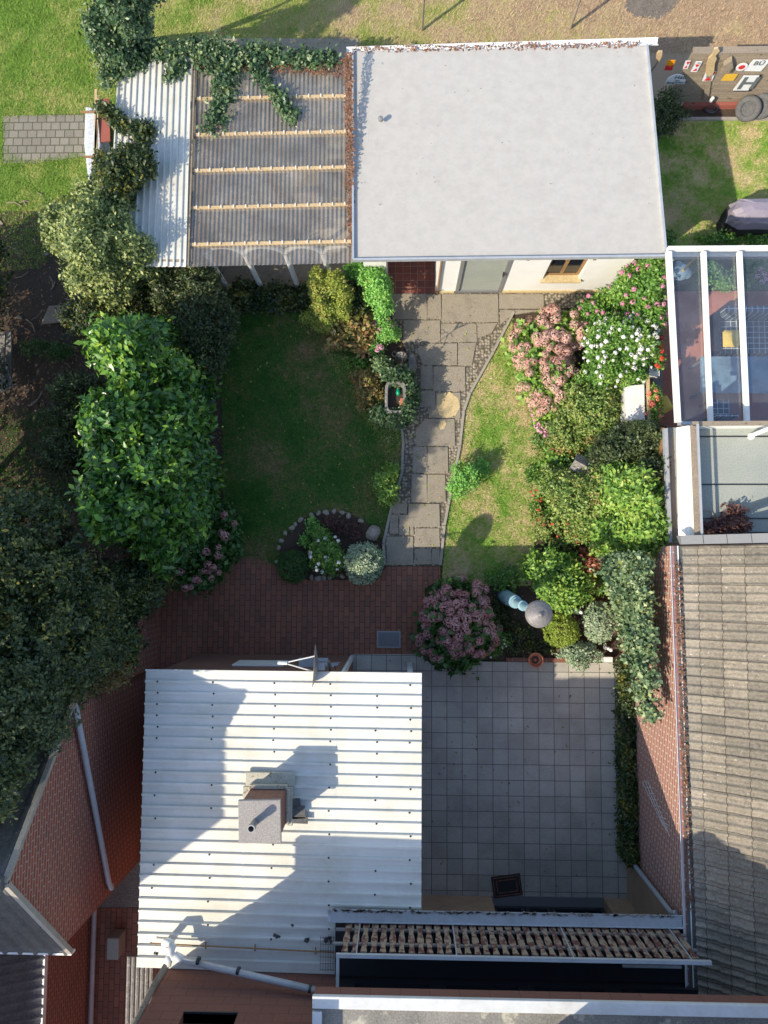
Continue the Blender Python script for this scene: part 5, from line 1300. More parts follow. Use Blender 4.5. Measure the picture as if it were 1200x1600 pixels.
# ivy runners on the roofs
def runner(name, label, path, z, w_, mat='ivy', leaf=.065, dens=260, rz=.07, **k):
    bl = []
    for (x0, y0), (x1, y1) in zip(path[:-1], path[1:]):
        n = max(1, int(math.hypot(x1 - x0, y1 - y0) / (w_ * .9)))
        for i in range(n):
            t = i / n; yy = y0 + (y1 - y0) * t
            bl.append(blob(x0 + (x1 - x0) * t + random.uniform(-2, 2), yy + random.uniform(-2, 2), z(yy), w_ * random.uniform(.7, 1.25), rz))
    _seed[0] += 1
    root = thing(name, (bl[0][0][0], bl[0][0][1], 0), label, 'ivy')
    V, F = foliage(bl, leaf, dens * 1.0, 10, .36, seed=_seed[0], lump=.35, up=1.0, **k)
    link_mesh('leaves', V.astype(np.float32), F, L[mat], root)
    mb = MB(); mb.tube([Vector(b[0]) + Vector((0, 0, -.01)) for b in bl], .012, 6); mb.build('vine', M['bark'], root); return root
zr = lambda y: 1.97 + (y - 85) / 320 * .41 + .05
runner('climbing_ivy', 'long ivy runner along the upper edge of the see-through shelter roof', [(240, 85), (300, 76), (350, 80), (400, 84), (450, 90), (500, 92), (530, 96)], zr, 13)
runner('climbing_ivy', 'broadest ivy tongue hanging down the see-through roof', [(362, 85), (352, 120), (343, 160), (330, 205)], zr, 14)
runner('climbing_ivy', 'thin ivy tongue reaching down to the right on the see-through roof', [(392, 80), (400, 110), (425, 140), (460, 186)], zr, 8)
runner('climbing_ivy', 'thick ivy mass spreading at the top of the see-through roof', [(330, 88), (365, 100), (395, 92), (420, 80)], zr, 19)
runner('climbing_ivy', 'ivy over the top left corner of the ribbed lean-to roof', [(175, 120), (195, 95), (225, 85), (212, 110)], zr, 15)
runner('climbing_ivy', 'thin ivy strand crossing the middle of the ribbed lean-to roof', [(165, 172), (182, 190), (205, 203), (232, 200), (222, 222), (212, 250)], zr, 9, mat='dark')
runner('climbing_ivy', 'small ivy patch near the top right corner of the ribbed lean-to roof', [(268, 122), (282, 108), (292, 95)], zr, 8)
litter('ivy_litter', 'red brown leaves lying on the see-through roof below the ivy', [(305, 84), (545, 94), (545, 122), (400, 112), (305, 108)], 1500, 'brownleaf', .05, 2.02)

plant('shade_hedge', 'unseen dark foliage added left of the view to shade the soil and the plank pile', 'shade_hedge',
      [((-8.7, y_, zz_), (1.0, .8, zz_)) for y_, zz_ in ((-1.6, 2.6), (-.6, 2.5), (.5, 2.4), (1.6, 2.3), (2.7, 2.1), (3.8, 1.8), (4.9, 1.4), (5.8, 1.1))], 'dark', .08, 120, base=Vector((-8.6, 1.5, 0)), r=.06, lump=.3)  # row out of view, added and raised to shade the ground at the left
# debris on the soil at the left
rs0 = np.random.RandomState(4); stk = MB()
for i in range(60):
    x, y = rs0.uniform(-10, 135), rs0.uniform(300, 650); p = at(x, y, .03); a = rs0.uniform(0, 3.1); l_ = rs0.uniform(.08, .35)
    if rs0.rand() < .25: stk.box(p + Vector((0, 0, .02)), (l_ * .6, .05, .02), a)
    else: stk.tube([p, p + Vector((math.cos(a) * l_ / 2, math.sin(a) * l_ / 2, .02)), p + Vector((math.cos(a + .3) * l_, math.sin(a + .3) * l_, .01))], rs0.uniform(.005, .013), 5)
tag(stk.build('twigs', M['wood']), 'dry twigs and wood chips scattered on the soil at the left', 'twigs', kind='stuff')
wl2 = thing('plank_pile', at(10, 560, 0), 'pile of old grey planks at the left edge of the picture', 'planks')
for i, (x0, y0, x1, y1) in enumerate(((4, 520, 3, 590), (14, 518, 14, 600), (-2, 545, 12, 610), (2, 560, 19, 606), (-8, 560, 6, 612))):
    MB().beam(at(x0, y0, .12 + i * .05), at(x1, y1, .12 + i * .05), .11, .03).build('plank', M['greystone'], wl2)
MB().slab([at(76, 478, .06), at(112, 475, .06), at(112, 502, .06), at(64, 506, .06)], .05).build('board', M['wood'], wl2)
litter('leaf_litter', 'brown leaf litter on the shaded soil at the left', FB, 9000, 'brownleaf', .05, .02)

# ================================================================== MIDDLE
plant('ivy_hedge', 'low dark ivy bed in front of the white shelter posts', 'ivy', [blob(385, 466, .25, (34, 24), .3), blob(430, 468, .25, (34, 24), .3), blob(470, 468, .2, (30, 22), .25), blob(350, 474, .2, (24, 20), .25)], 'dark', .06, 260, r=0, lump=.2, wd=.36)
plant('golden_shrub', 'upright yellow green shrub in front of the right hand shelter post', 'shrub',
      [blob(508, 470, .8, (18, 30), .7), blob(525, 450, .9, (16, 24), .7), blob(497, 450, .9, (12, 22), .6), blob(522, 490, .6, (18, 24), .5), blob(490, 500, .35, (26, 9), .3), blob(512, 508, .35, (18, 14), .3), blob(538, 475, .8, (12, 26), .6)], 'yellow', .045, 260, r=.02, lump=.3, up=1.2)
plant('dark_bush', 'very dark small bush between the yellow green and the bright green shrub', 'shrub', [blob(560, 466, .5, (20, 26), .5), blob(562, 490, .4, (18, 14), .35)], 'dark', .05, 230, r=.02)
plant('bright_shrub', 'fresh bright green shrub beside the white rendered corner of the garden house', 'shrub',
      [blob(575, 432, .9, (20, 13), .5), blob(592, 455, 1.0, (17, 22), .6), blob(598, 478, .9, (15, 18), .6), blob(556, 428, .8, (14, 9), .4), blob(585, 440, 1.1, (16, 16), .4)], 'bright', .05, 260, r=.02, lump=.25)
plant('autumn_plant', 'peony with yellow and brown leaves below the yellow green shrub', 'plant',
      [blob(535, 530, .35, (24, 16), .3), blob(560, 535, .3, (24, 14), .25), blob(545, 512, .4, (24, 14), .3), blob(575, 510, .35, (18, 14), .3)], 'autumn', .1, 120, tuft=7, r=.01, wd=.3)
plant('sedum', 'low bright green mound with pink flower heads at the path edge', 'plant',
      [blob(603, 522, .3, (21, 18), .3), blob(585, 545, .25, (12, 9), .2)], 'bright', .045, 330, r=0,
      flowers=[('head', 'pink', .055, 40, .03, 0, 'flower_head', {'pts': [np.array(at(x, y, .55)) for x, y in ((597, 497), (607, 500), (602, 505), (612, 509), (594, 513), (576, 506), (590, 547), (596, 543), (592, 541), (585, 505))]})])
plant('faded_plant', 'brown leaved faded plant left of the stone trough', 'plant', [blob(572, 610, .3, (20, 28), .3), blob(588, 590, .25, (14, 14), .2), blob(560, 590, .2, (14, 14), .2)], 'autumn', .05, 150, r=.01, lump=.35)
plant('low_plant', 'low green plant in the grass between the trough and the flower group', 'plant', [blob(560, 570, .12, (26, 10), .15), blob(600, 566, .25, (10, 10), .2)], 'mid', .05, 150, r=0)
plant('trough_ivy', 'ivy ring growing round the stone trough beside the path', 'ivy',
      [blob(618, 588, .55, (22, 14), .3), blob(638, 602, .5, (9, 22), .3), blob(636, 640, .5, (10, 18), .3), blob(617, 655, .5, (24, 11), .3), blob(595, 650, .4, (12, 12), .3), blob(600, 575, .5, (12, 12), .3), blob(640, 622, .25, (10, 30), .25)], 'ivy', .055, 260, r=0, wd=.38)
tr = thing('stone_trough', at(618, 622, 0), 'oval grey stone trough ringed with ivy beside the path', 'trough')
pc = at(618, 621, .7); mb = MB()
def rrect(a, b_, n=32, e=.42): return [(a * math.copysign(abs(math.cos(2 * math.pi * k / n)) ** e, math.cos(2 * math.pi * k / n)), b_ * math.copysign(abs(math.sin(2 * math.pi * k / n)) ** e, math.sin(2 * math.pi * k / n))) for k in range(n)]
rings = [(.2, .3, .0), (.21, .32, .7), (.2, .31, .72), (.155, .265, .72), (.14, .25, .5), (.13, .24, .5)]
vs = []
for a, b_, z in rings: vs += [(pc.x + x, pc.y + y, z) for x, y in rrect(a, b_)]
mb.add(vs, [(i * 32 + k, i * 32 + (k + 1) % 32, (i + 1) * 32 + (k + 1) % 32, (i + 1) * 32 + k) for i in range(5) for k in range(32)] + [tuple(range(160, 192))]); mb.build('basin', M['greystone'], tr)
MB().slab([(pc.x + x * .9, pc.y + y * .9, .55) for x, y in rrect(.15, .26)], .03).build('earth', M['soil'], tr)
bd = thing('glazed_bird', at(623, 614, .56), 'small green glazed bird ornament in the stone trough', 'ornament')
bc = at(622, 613, .62); MB().lathe(bc, [(.001, -.05), (.035, -.03), (.045, 0), (.03, .03), (.001, .045)], 16, sy=1.5).build('body', M['green'], bd, smooth=True)
MB().lathe(bc + Vector((.0, .06, .04)), [(.001, -.025), (.022, -.01), (.022, .01), (.001, .025)], 12).build('head', M['green'], bd, smooth=True)
MB().lathe(bc + Vector((0, .09, .035)), [(.008, 0), (.001, .03)], 8, Vector((0, 1, .05))).build('beak', M['yellow'], bd)
tt = MB(); q = at(628, 628, .6); tt.slab([q + Vector((dx, dy, 0)) for dx, dy in ((-.05, -.07), (.05, -.06), (.05, .07), (-.03, .08))], .04); tag(tt.build('brick_piece', M['terracotta'], bevel=.01), 'broken terracotta piece lying in the stone trough', 'brick')
# stones north of the trough, with a thin metal garden stake
for k, (x, y, rx, ry, h_, lab) in enumerate(((627, 560, .12, .09, .55, 'upright yellowish stone above the stone trough'), (643, 570, .09, .28, .3, 'long dark stone kerb block between trough and path'), (606, 590, .07, .1, .4, 'narrow stone standing left above the trough'))):
    p = at(x, y, h_ / 2); mb = MB(); V = []
    for z, s_ in ((0, 1.05), (h_ * .6, 1), (h_, .75)):
        V += [(p.x + rx * s_ * math.cos(a) * (1 + .15 * math.sin(3 * a + k)), p.y + ry * s_ * math.sin(a) * (1 + .12 * math.cos(2 * a)), z) for a in [2 * math.pi * q / 14 for q in range(14)]]
    mb.add(V, [(i * 14 + q, i * 14 + (q + 1) % 14, (i + 1) * 14 + (q + 1) % 14, (i + 1) * 14 + q) for i in range(2) for q in range(14)] + [tuple(range(28, 42))])
    tag(mb.build('stone', M['stone'] if k != 1 else M['greystone'], bevel=.01), lab, 'stone')
stq = thing('garden_stake', at(628, 563, 0), 'thin metal garden stake with a ring and leaves beside the trough', 'garden stake')
sp = at(631, 556, .95); sp0 = Vector((sp.x - .02, sp.y - .02, .3))
sb = MB(); sb.tube([sp0, sp0 + Vector((0, 0, .75)), sp0 + Vector((0.02, 0, 1.0))], .008, 6)
sb.tube([sp0 + Vector((0, 0, .72)), sp0 + Vector((-.12, .03, .74))], .006, 6); sb.tube([sp0 + Vector((-.16, .03, .74)) + Vector((.045 * math.cos(a), .045 * math.sin(a), .0)) for a in [2 * math.pi * k / 14 for k in range(15)]], .006, 6)
sb.tube([sp0 + Vector((0, 0, .7)), sp0 + Vector((-.02, -.16, .62))], .006, 6); sb.tube([sp0 + Vector((0, 0, .75)), sp0 + Vector((.1, -.05, .7))], .006, 6)
sb.build('stem', M['black'], stq)
V, F = leaves(np.array([sp0 + Vector((0.02, 0, .85)), sp0 + Vector((.0, 0, .8)), sp0 + Vector((-.02, -.1, .63))]), unit(np.array([[.5, -.1, 1], [-.1, .4, 1], [0, -1, .1]])), unit(np.array([[0, 1, .3], [1, 0, .3], [0, .2, 1]])), np.array([.22, .2, .1]), .2)
link_mesh('leaf', V.astype(np.float32), F, M['black'], stq)
plant('young_shrub', 'small leafy green shrub at the left path edge below the trough', 'shrub', [blob(606, 757, .35, (17, 26), .4), blob(610, 738, .4, (12, 12), .25), blob(605, 780, .2, (10, 10), .2)], 'lime', .05, 230, r=.015, lump=.35)
plant('young_shrub', 'loose blue green shrub on the kerb right of the path', 'shrub', [blob(716, 752, .35, (15, 24), .4), blob(732, 745, .35, (15, 18), .35), blob(748, 732, .15, (16, 14), .15)], 'bright', .05, 220, r=.015, lump=.35)
# round bed
bedp = [(436, 888), (438, 858), (448, 834), (466, 813), (492, 802), (520, 799), (548, 803), (570, 814), (592, 830), (600, 850), (596, 884), (575, 906), (520, 905), (478, 905)]
sheet('round_bed', bedp, 'soil', .05, .06)
ring = [(433, 878, .05), (436, 856, .055), (440, 845, .06), (446, 833, .055), (457, 825, .07), (462, 819, .05), (470, 812, .065), (487, 805, .06), (498, 802, .06), (510, 801, .075), (522, 799, .06), (535, 801, .06), (545, 806, .07), (564, 814, .07), (487, 902, .06), (498, 904, .08), (507, 903, .06), (516, 902, .06), (535, 900, .06), (475, 899, .05)]
r0_ = at(515, 860, 0)
base_stone = None
for i, (x, y, r_) in enumerate(ring):
    if base_stone is None:
        mb = MB(); V = []
        for z, s_ in ((0, .9), (.45, 1.0), (.8, .8), (.95, .35)): V += [(s_ * math.cos(a) * (1 + .12 * math.sin(3 * a)), .8 * s_ * math.sin(a) * (1 + .1 * math.cos(2 * a + 1)), z) for a in [2 * math.pi * q / 12 for q in range(12)]]
        mb.add(V, [(j * 12 + q, j * 12 + (q + 1) % 12, (j + 1) * 12 + (q + 1) % 12, (j + 1) * 12 + q) for j in range(3) for q in range(12)] + [tuple(range(36, 48))])
        ob = mb.build('edging_stone', M['stone'], smooth=True); base_stone = ob.data
    else:
        ob = bpy.data.objects.new('edging_stone', base_stone); COL.objects.link(ob)
    ob.location = at(x, y, .04) ; ob.scale = (r_, r_, r_ * 1.2); ob.rotation_euler = (0, 0, i * 1.7)
    o_ = ['first', 'second', 'third', 'fourth', 'fifth', 'sixth', 'seventh', 'eighth', 'ninth', 'tenth', 'eleventh', 'twelfth', 'thirteenth', 'fourteenth']
    lb_ = 'stone in the upper arc of the round bed, %s from the left' % o_[i] if i < 14 else 'stone in the lower row of the round bed, %s from the left' % o_[{19: 0, 14: 1, 15: 2, 16: 3, 17: 4, 18: 5}[i]]
    tag(ob, lb_, 'stone', 'stones edging the round bed')
mb = MB(); p = at(583, 833, .1)
V = []
for z, s_ in ((0.03, 1), (.2, .9), (.27, .5)): V += [(p.x + s_ * .15 * math.cos(a) * (1 + .2 * math.sin(2 * a)), p.y + s_ * .17 * math.sin(a), z) for a in [2 * math.pi * q / 14 for q in range(14)]]
mb.add(V, [(i * 14 + q, i * 14 + (q + 1) % 14, (i + 1) * 14 + (q + 1) % 14, (i + 1) * 14 + q) for i in range(2) for q in range(14)] + [tuple(range(28, 42))])
tag(mb.build('boulder', M['stone'], bevel=.01), 'largest brownish rock at the right edge of the round flower bed', 'stone')
plant('box_ball', 'dark clipped box ball at the left of the round bed', 'shrub', [blob(458, 885, .28, (23, 24), .28)], 'box', .03, 900, r=0, lump=.03, spread=.6, tuft=9, inner=.15)
plant('variegated_ball', 'silver variegated rounded shrub at the right of the round bed', 'shrub', [blob(568, 879, .38, (28, 29), .38)], 'silver', .045, 500, r=0, lump=.07, spread=.7, tuft=9, inner=.2)
plant('rose_bush', 'low rose bush with white blooms in the middle of the round bed', 'rose bush', [blob(508, 862, .35, (22, 26), .35), blob(520, 880, .3, (16, 16), .3), blob(500, 835, .2, (10, 10), .2)], 'mid', .055, 220, r=.01, lump=.3,
      flowers=[('rose', 'whitep', .032, 24, .028, 0, 'flower', {'pts': [np.array(at(x, y, .62)) for x, y in ((497, 845), (508, 841), (524, 839), (528, 845), (485, 864), (485, 870), (508, 870), (510, 876), (498, 881), (529, 879), (527, 890), (495, 891), (494, 886), (503, 894))]})])
plant('blue_grass', 'small blue green plant at the top left of the round bed', 'plant', [blob(487, 820, .15, (9, 12), .15), blob(478, 845, .1, (6, 6), .1), blob(492, 830, .1, (8, 8), .12)], 'bright', .05, 200, r=0)
plant('heather', 'low reddish plants at the back of the round bed', 'plant', [blob(522, 818, .1, (22, 9), .12), blob(548, 830, .1, (16, 16), .1)], 'purpleleaf', .04, 180, r=0)

# big hydrangea by the patio
HB = [blob(712, 965, .62, (46, 42), .62), blob(735, 985, .6, (36, 34), .5), blob(690, 990, .55, (34, 34), .5), blob(720, 930, .6, (36, 22), .45), blob(715, 1020, .3, (42, 20), .35)]
HP = surfpts(HB[:4], 98, 5, lo=.12, out=1.16, mind=.1)
plant('hydrangea', 'large round hydrangea full of mauve heads at the patio corner', 'hydrangea', HB, 'box', .11, 110, tuft=8, wd=.38, r=.02, flowers=[('head', 'mauve', .1, 140, .032, 0, 'flower_head', {'pts': HP})])

# ================================================================== RIGHT BORDER
PB = [blob(842, 545, .5, (40, 40), .55), blob(870, 520, .5, (34, 32), .5), blob(835, 590, .45, (30, 36), .45), blob(862, 595, .45, (34, 40), .45), blob(850, 640, .3, (14, 20), .3)]
HP = surfpts(PB, 100, 9, lo=.2, out=1.18, mind=.085)
plant('hydrangea', 'wide hydrangea with dense salmon pink heads at the right lawn edge', 'hydrangea', PB, 'lime', .09, 120, tuft=8, wd=.38, r=.02, flowers=[('head', 'salmon', .108, 150, .03, 0, 'flower_head', {'pts': HP})])
plant('pink_edging', 'low strip of pale pink flowers running down the lawn edge below the salmon hydrangea', 'flowers', [blob(838, 668, .12, (8, 12), .1), blob(848, 682, .12, (9, 10), .1), blob(857, 678, .12, (8, 10), .1)], 'mid', .04, 200, r=0,
      flowers=[('head', 'pink', .045, 40, .028, 0, 'flower_head', {'pts': [np.array(at(x, y, .24)) for x, y in ((830, 640), (833, 648), (836, 656), (842, 662), (838, 666), (847, 668), (846, 675), (853, 672), (852, 681), (857, 686), (842, 672), (858, 678), (829, 632), (860, 668), (856, 663))]})])
plant('rose_bush', 'large rose bush with pink blooms beside the garden house wall', 'rose bush',
      [blob(975, 462, 1.1, (32, 28), .8), blob(1005, 462, 1.2, (30, 40), .9), blob(1000, 500, 1.1, (30, 30), .8), blob(932, 488, .7, (30, 22), .5), blob(945, 512, .6, (40, 26), .5), blob(905, 505, .5, (24, 20), .35), blob(985, 432, 1.2, (16, 14), .5)], 'mid', .06, 230, base=at(960, 490), r=.025, lump=.28,
      flowers=[('rose', 'rose', .042, 24, .034, 55, 'flower', dict(lo=.35, out=1.15, mind=.12))])
WB = [blob(955, 548, 1.0, (48, 42), .8), blob(985, 535, 1.0, (34, 40), .7), blob(940, 580, .9, (36, 30), .7), blob(975, 585, .8, (34, 26), .6)]
plant('rose_bush', 'rounded rose bush covered with many small white blooms in the right border', 'rose bush', WB, 'mid', .05, 240, r=.025, lump=.15,
      flowers=[('rose', 'whitep', .036, 24, .032, 100, 'flower', dict(lo=.3, out=1.14, mind=.085))])
plant('mixed_shrub', 'yellow green shrub with reddish tips below the white rose bush', 'shrub', [blob(905, 640, .7, (44, 36), .5), blob(950, 625, .6, (34, 30), .5), blob(885, 675, .5, (32, 28), .4), blob(930, 670, .5, (36, 28), .45)], 'olive', .055, 200, r=.02, lump=.3)
plant('mixed_shrub', 'reddish brown leaved small shrub right beside the stone bird house', 'shrub', [blob(885, 700, .35, (26, 16), .3), blob(912, 690, .4, (20, 12), .3)], 'autumn', .05, 190, r=.015, lump=.3)
plant('olive_shrub', 'blue green bushy shrub right above the tall yellow green shrub by the brick wall', 'shrub',
      [blob(985, 690, 1.4, (40, 34), .8), blob(995, 735, 1.4, (32, 34), .8), blob(960, 720, 1.2, (36, 34), .7), blob(1010, 700, 1.5, (22, 30), .6)], 'ash', .055, 220, r=.03, lump=.26)
plant('lime_shrub', 'tall yellow green shrub against the brick wall in the right border', 'shrub',
      [blob(985, 790, 1.5, (46, 50), .9), blob(960, 760, 1.3, (30, 36), .8), blob(1000, 830, 1.5, (34, 44), .8), blob(965, 840, 1.2, (36, 40), .8), blob(1020, 775, 1.6, (22, 26), .6)], 'lime', .085, 150, base=at(960, 810), r=.03, lump=.26, tuft=9)
plant('currant_bush', 'wide light green bush between the stone bird house and the lawn', 'shrub',
      [blob(895, 780, .8, (42, 38), .6), blob(925, 760, .9, (34, 30), .6), blob(870, 750, .5, (30, 26), .4), blob(900, 820, .6, (36, 26), .5), blob(930, 800, .9, (30, 30), .5)], 'olive', .06, 210, r=.02, lump=.3,
      flowers=[('rose', 'redp', .025, 18, .024, 0, 'flower', {'pts': [np.array(at(x, y, .35 if x < 850 else .9)) for x, y in ((829, 768), (838, 766), (834, 774), (846, 779), (845, 783), (838, 781), (841, 797), (842, 812), (863, 819), (875, 805), (871, 838), (900, 838), (901, 847), (887, 818), (850, 820))]})])
plant('herb_patch', 'low fresh green plants on the lawn edge left of the stone bird house', 'plant', [blob(845, 700, .12, (16, 26), .15), blob(835, 745, .08, (18, 22), .1), blob(850, 790, .1, (22, 24), .12)], 'mid', .045, 150, r=0, lump=.35)
plant('ivy_patch', 'broad leaved green plant below the stone bird house', 'plant', [blob(890, 745, .45, (26, 20), .3), blob(935, 725, .6, (22, 26), .4), blob(870, 715, .3, (20, 20), .25)], 'mid', .08, 130, r=.015, tuft=8, wd=.4)
plant('azalea', 'bushy light green azalea above the lamp post', 'shrub', [blob(862, 895, .6, (38, 32), .5), blob(885, 918, .6, (34, 28), .45), blob(845, 880, .4, (26, 20), .35), blob(872, 935, .5, (22, 18), .4)], 'lime', .075, 190, r=.02, lump=.22)
plant('red_shrub', 'small shrub with rusty red shoots right of the azalea', 'shrub', [blob(918, 880, .5, (16, 22), .35), blob(905, 905, .45, (14, 16), .3)], 'redleaf', .08, 130, r=.015, lump=.3)
plant('weedy_plant', 'low mixed green plants in front of the ivy clad brick wall', 'plant', [blob(940, 900, .2, (18, 28), .2), blob(905, 930, .15, (14, 10), .12), blob(790, 905, .12, (26, 20), .15), blob(800, 935, .1, (14, 10), .1)], 'mid', .05, 130, r=0, lump=.35)
plant('box_ball', 'lime green clipped ball right below the lamp post cap', 'shrub', [blob(876, 984, .35, (26, 24), .33)], 'boxlime', .032, 850, r=0, lump=.05, spread=.6, tuft=9, inner=.15)
plant('silver_ball', 'silver green rounded shrub right of the lime green ball', 'shrub', [blob(934, 972, .38, (21, 28), .36)], 'silver', .045, 520, r=0, lump=.07, spread=.7, tuft=9, inner=.2)
plant('silver_ball', 'silver green shrub spilling over the top edge of the patio tiles', 'shrub', [blob(905, 1024, .25, (30, 18), .26)], 'silver', .045, 480, r=0, lump=.14, spread=.8, tuft=9, inner=.2)
plant('ground_cover', 'dark low ground cover under the lamp post', 'plant', [blob(800, 1000, .08, (36, 22), .1), blob(840, 1010, .08, (26, 16), .1), blob(782, 960, .08, (20, 26), .1)], 'dark', .045, 170, r=0, lump=.4)
plant('white_flower_plant', 'small plant with tiny white flowers right of the mauve hydrangea', 'plant', [blob(785, 1000, .2, (12, 16), .2), blob(772, 1016, .15, (10, 10), .15)], 'mid', .04, 200, r=0,
      flowers=[('rose', 'whitep', .02, 18, .02, 0, 'flower', {'pts': [np.array(at(x, y, .38)) for x, y in ((780, 997), (788, 1000), (788, 1006), (791, 1010), (766, 1019), (767, 1027), (772, 1005), (785, 1012))]})])
plant('weedy_plant', 'thin weeds and stems on bare soil beside the red flowers', 'plant', [blob(850, 830, .15, (20, 26), .2), blob(875, 855, .2, (22, 14), .2), blob(838, 800, .1, (10, 16), .12), blob(930, 868, .3, (20, 12), .25)], 'olive', .05, 150, r=.008, lump=.5)
plant('fern_clump', 'light green fern clump between stone bird house and grey green shrub', 'plant', [blob(932, 745, .8, (20, 18), .3), blob(945, 765, .9, (14, 16), .3)], 'bright', .07, 140, r=.01, lump=.4)
plant('weedy_plant', 'small brown and green plants left of the yellow green shrub base', 'plant', [blob(935, 850, .5, (12, 16), .3), blob(940, 700, .7, (16, 12), .3), blob(868, 690, .3, (12, 12), .2)], 'autumn', .06, 140, r=.01, lump=.5)
# ivy on the right wall
vb = []
for y in range(880, 1120, 13):
    t = (y - 880) / 240; x0 = 952 + t * 64; x1 = 1004 + t * 14
    for x in np.arange(x0, x1, 12): vb.append(blob(x, y + random.uniform(-4, 4), 2.75 - (x1 - x) / 78 * 1.3 , (9, 9), .16))
_seed[0] += 1
iv = thing('wall_ivy', (XR - .4, at(980, 960).y, 0), 'thick grey green ivy climbing over the light red brick wall on the right', 'ivy')
V, F = foliage(vb, .07, 250, 9, .38, seed=_seed[0], lump=.5, up=.6, inner=.3); link_mesh('leaves', V.astype(np.float32), F, L['lightivy'], iv)
vn = MB()
for k in range(7): y0 = at(965, 900 + k * 28).y; vn.tube([(XR - .15, y0, 0), (XR - .14, y0 + .1, 1.0), (XR - .12, y0 - .1, 2.3)], .02, 6)
vn.build('stem', M['bark'], iv)
vb = []
for y in range(1036, 1330, 9):
    t = (y - 1036) / 290
    for z in (.25, .6): vb.append((tuple(at_x(0, 0, XR)) if False else (XR - .11, at(970, y).y, z), (.08, .09, .18)))
ip = thing('ivy_strip', (XR - .15, at(970, 1180).y, 0), 'narrow dark ivy strip growing up the wall beside the patio tiles', 'ivy')
V, F = foliage(vb, .05, 480, 9, .38, seed=77, lump=.3, up=.5, inner=.2); link_mesh('leaves', V.astype(np.float32), F, L['dark'], ip)
vn = MB()
for k in range(6): y0 = at(965, 1060 + k * 46).y; vn.tube([(XR - .1, y0, 0), (XR - .08, y0 + .05, .7)], .012, 6)
vn.build('stem', M['bark'], ip)
# geraniums in boxes
for nm, lab, pts_, mm, blb in (('geranium', 'red geraniums in a box right of the white rose bush', ((1025, 467), (1024, 517), (1032, 528), (1021, 540), (1032, 540), (1034, 548), (1022, 553), (1034, 560), (1026, 571), (1020, 535), (1029, 573)), 'redp', [blob(1024, 530, 1.0, (9, 30), .2), blob(1026, 565, 1.0, (8, 12), .2)]),
                               ('geranium', 'coral pink geraniums in a box behind the white wall block', ((1014, 614), (1025, 610), (1013, 618), (1026, 620), (1028, 624), (1015, 634), (1021, 633), (1030, 641), (1010, 647), (1032, 651), (1018, 629)), 'coral', [blob(1019, 625, 1.0, (10, 20), .2), blob(1020, 645, 1.0, (11, 16), .2)])):
    rt = plant(nm, lab, 'geranium', blb, 'mid' if mm == 'redp' else 'lime', .05, 300, r=0, flowers=[('rose', mm, .045, 30, .03, 0, 'flower', {'pts': [np.array(at(x, y, 1.25)) for x, y in pts_]})])
    b0, b1 = blb[0][0], blb[1][0]; MB().bx(b0[0] - .1, b0[0] + .1, min(b0[1], b1[1]) - .25, max(b0[1], b1[1]) + .25, .72, .9).build('planter', M['white'], rt)
    MB().bx(b0[0] - .05, b0[0] + .05, min(b0[1], b1[1]) - .2, max(b0[1], b1[1]) + .2, 0, .72).build('stand', M['wood'], rt)
# stone bird house
bh = thing('stone_bird_house', at(908, 728, 0), 'small stone bird house with a speckled gable roof among the green bushes', 'bird house')
pc = at(908, 727, 1.0); Rz = Matrix.Rotation(R(-28), 3, 'Z')
T_ = lambda x, y, z: pc + Rz @ Vector((x, y, z))
mb = MB()
for s_ in (-1, 1):
    e = [T_(-.17, s_ * .17, -.0), T_(.17, s_ * .17, -.0), T_(.17, 0, .14), T_(-.17, 0, .14)]
    e2 = [p - Vector((0, 0, .03)) for p in e]; mb.add(e + e2, [(0, 1, 2, 3), (7, 6, 5, 4), (0, 4, 5, 1), (1, 5, 6, 2), (2, 6, 7, 3), (3, 7, 4, 0)])
mb.build('roof', M['greystone'], bh); MB().box(T_(0, 0, -.1), (.24, .22, .18), M=Rz).build('body', M['stone'], bh); MB().lathe((pc.x, pc.y, 0), [(.07, 0), (.05, .4), (.06, .85)], 12).build('pedestal', M['stone'], bh)
for s_ in (-1,): MB().lathe(T_(-.125, 0, -.08), [(0, 0), (.035, 0), (.035, .004), (0, .004)], 12, (Rz @ Vector((-1, 0, 0.001)))).build('entrance', M['dark'], bh)
# lamp post with cap
LX = at(789, 932); lt_z = 3.35; lc = at(845, 961, lt_z)
lpp = thing('lamp_post', LX, 'pale blue metal post with a round domed grey cap, rising beside the lime ball', 'lamp post')
ax = (lc - LX)
mb = MB(); P_t = lambda t: LX + ax * t
mb.tube([P_t(0), P_t(.08), P_t(.2), P_t(.35)], .15, 20, True, .12); mb.build('base_column', M['bluemetal'], lpp)
mb = MB(); mb.tube([P_t(.35), P_t(.96)], .075, 18, True, .06)
for t in (.36, .55, .75, .92): mb.tube([P_t(t), P_t(t + .02)], .1 - .02 * t, 18)
mb.build('shaft', M['bluemetal'], lpp)
MB().lathe(P_t(.955), [(.21, 0), (.215, .02), (.19, .06), (.12, .11), (.05, .14), (.03, .17), (.0, .19)], 32).build('cap', M['cap'], lpp, smooth=False)
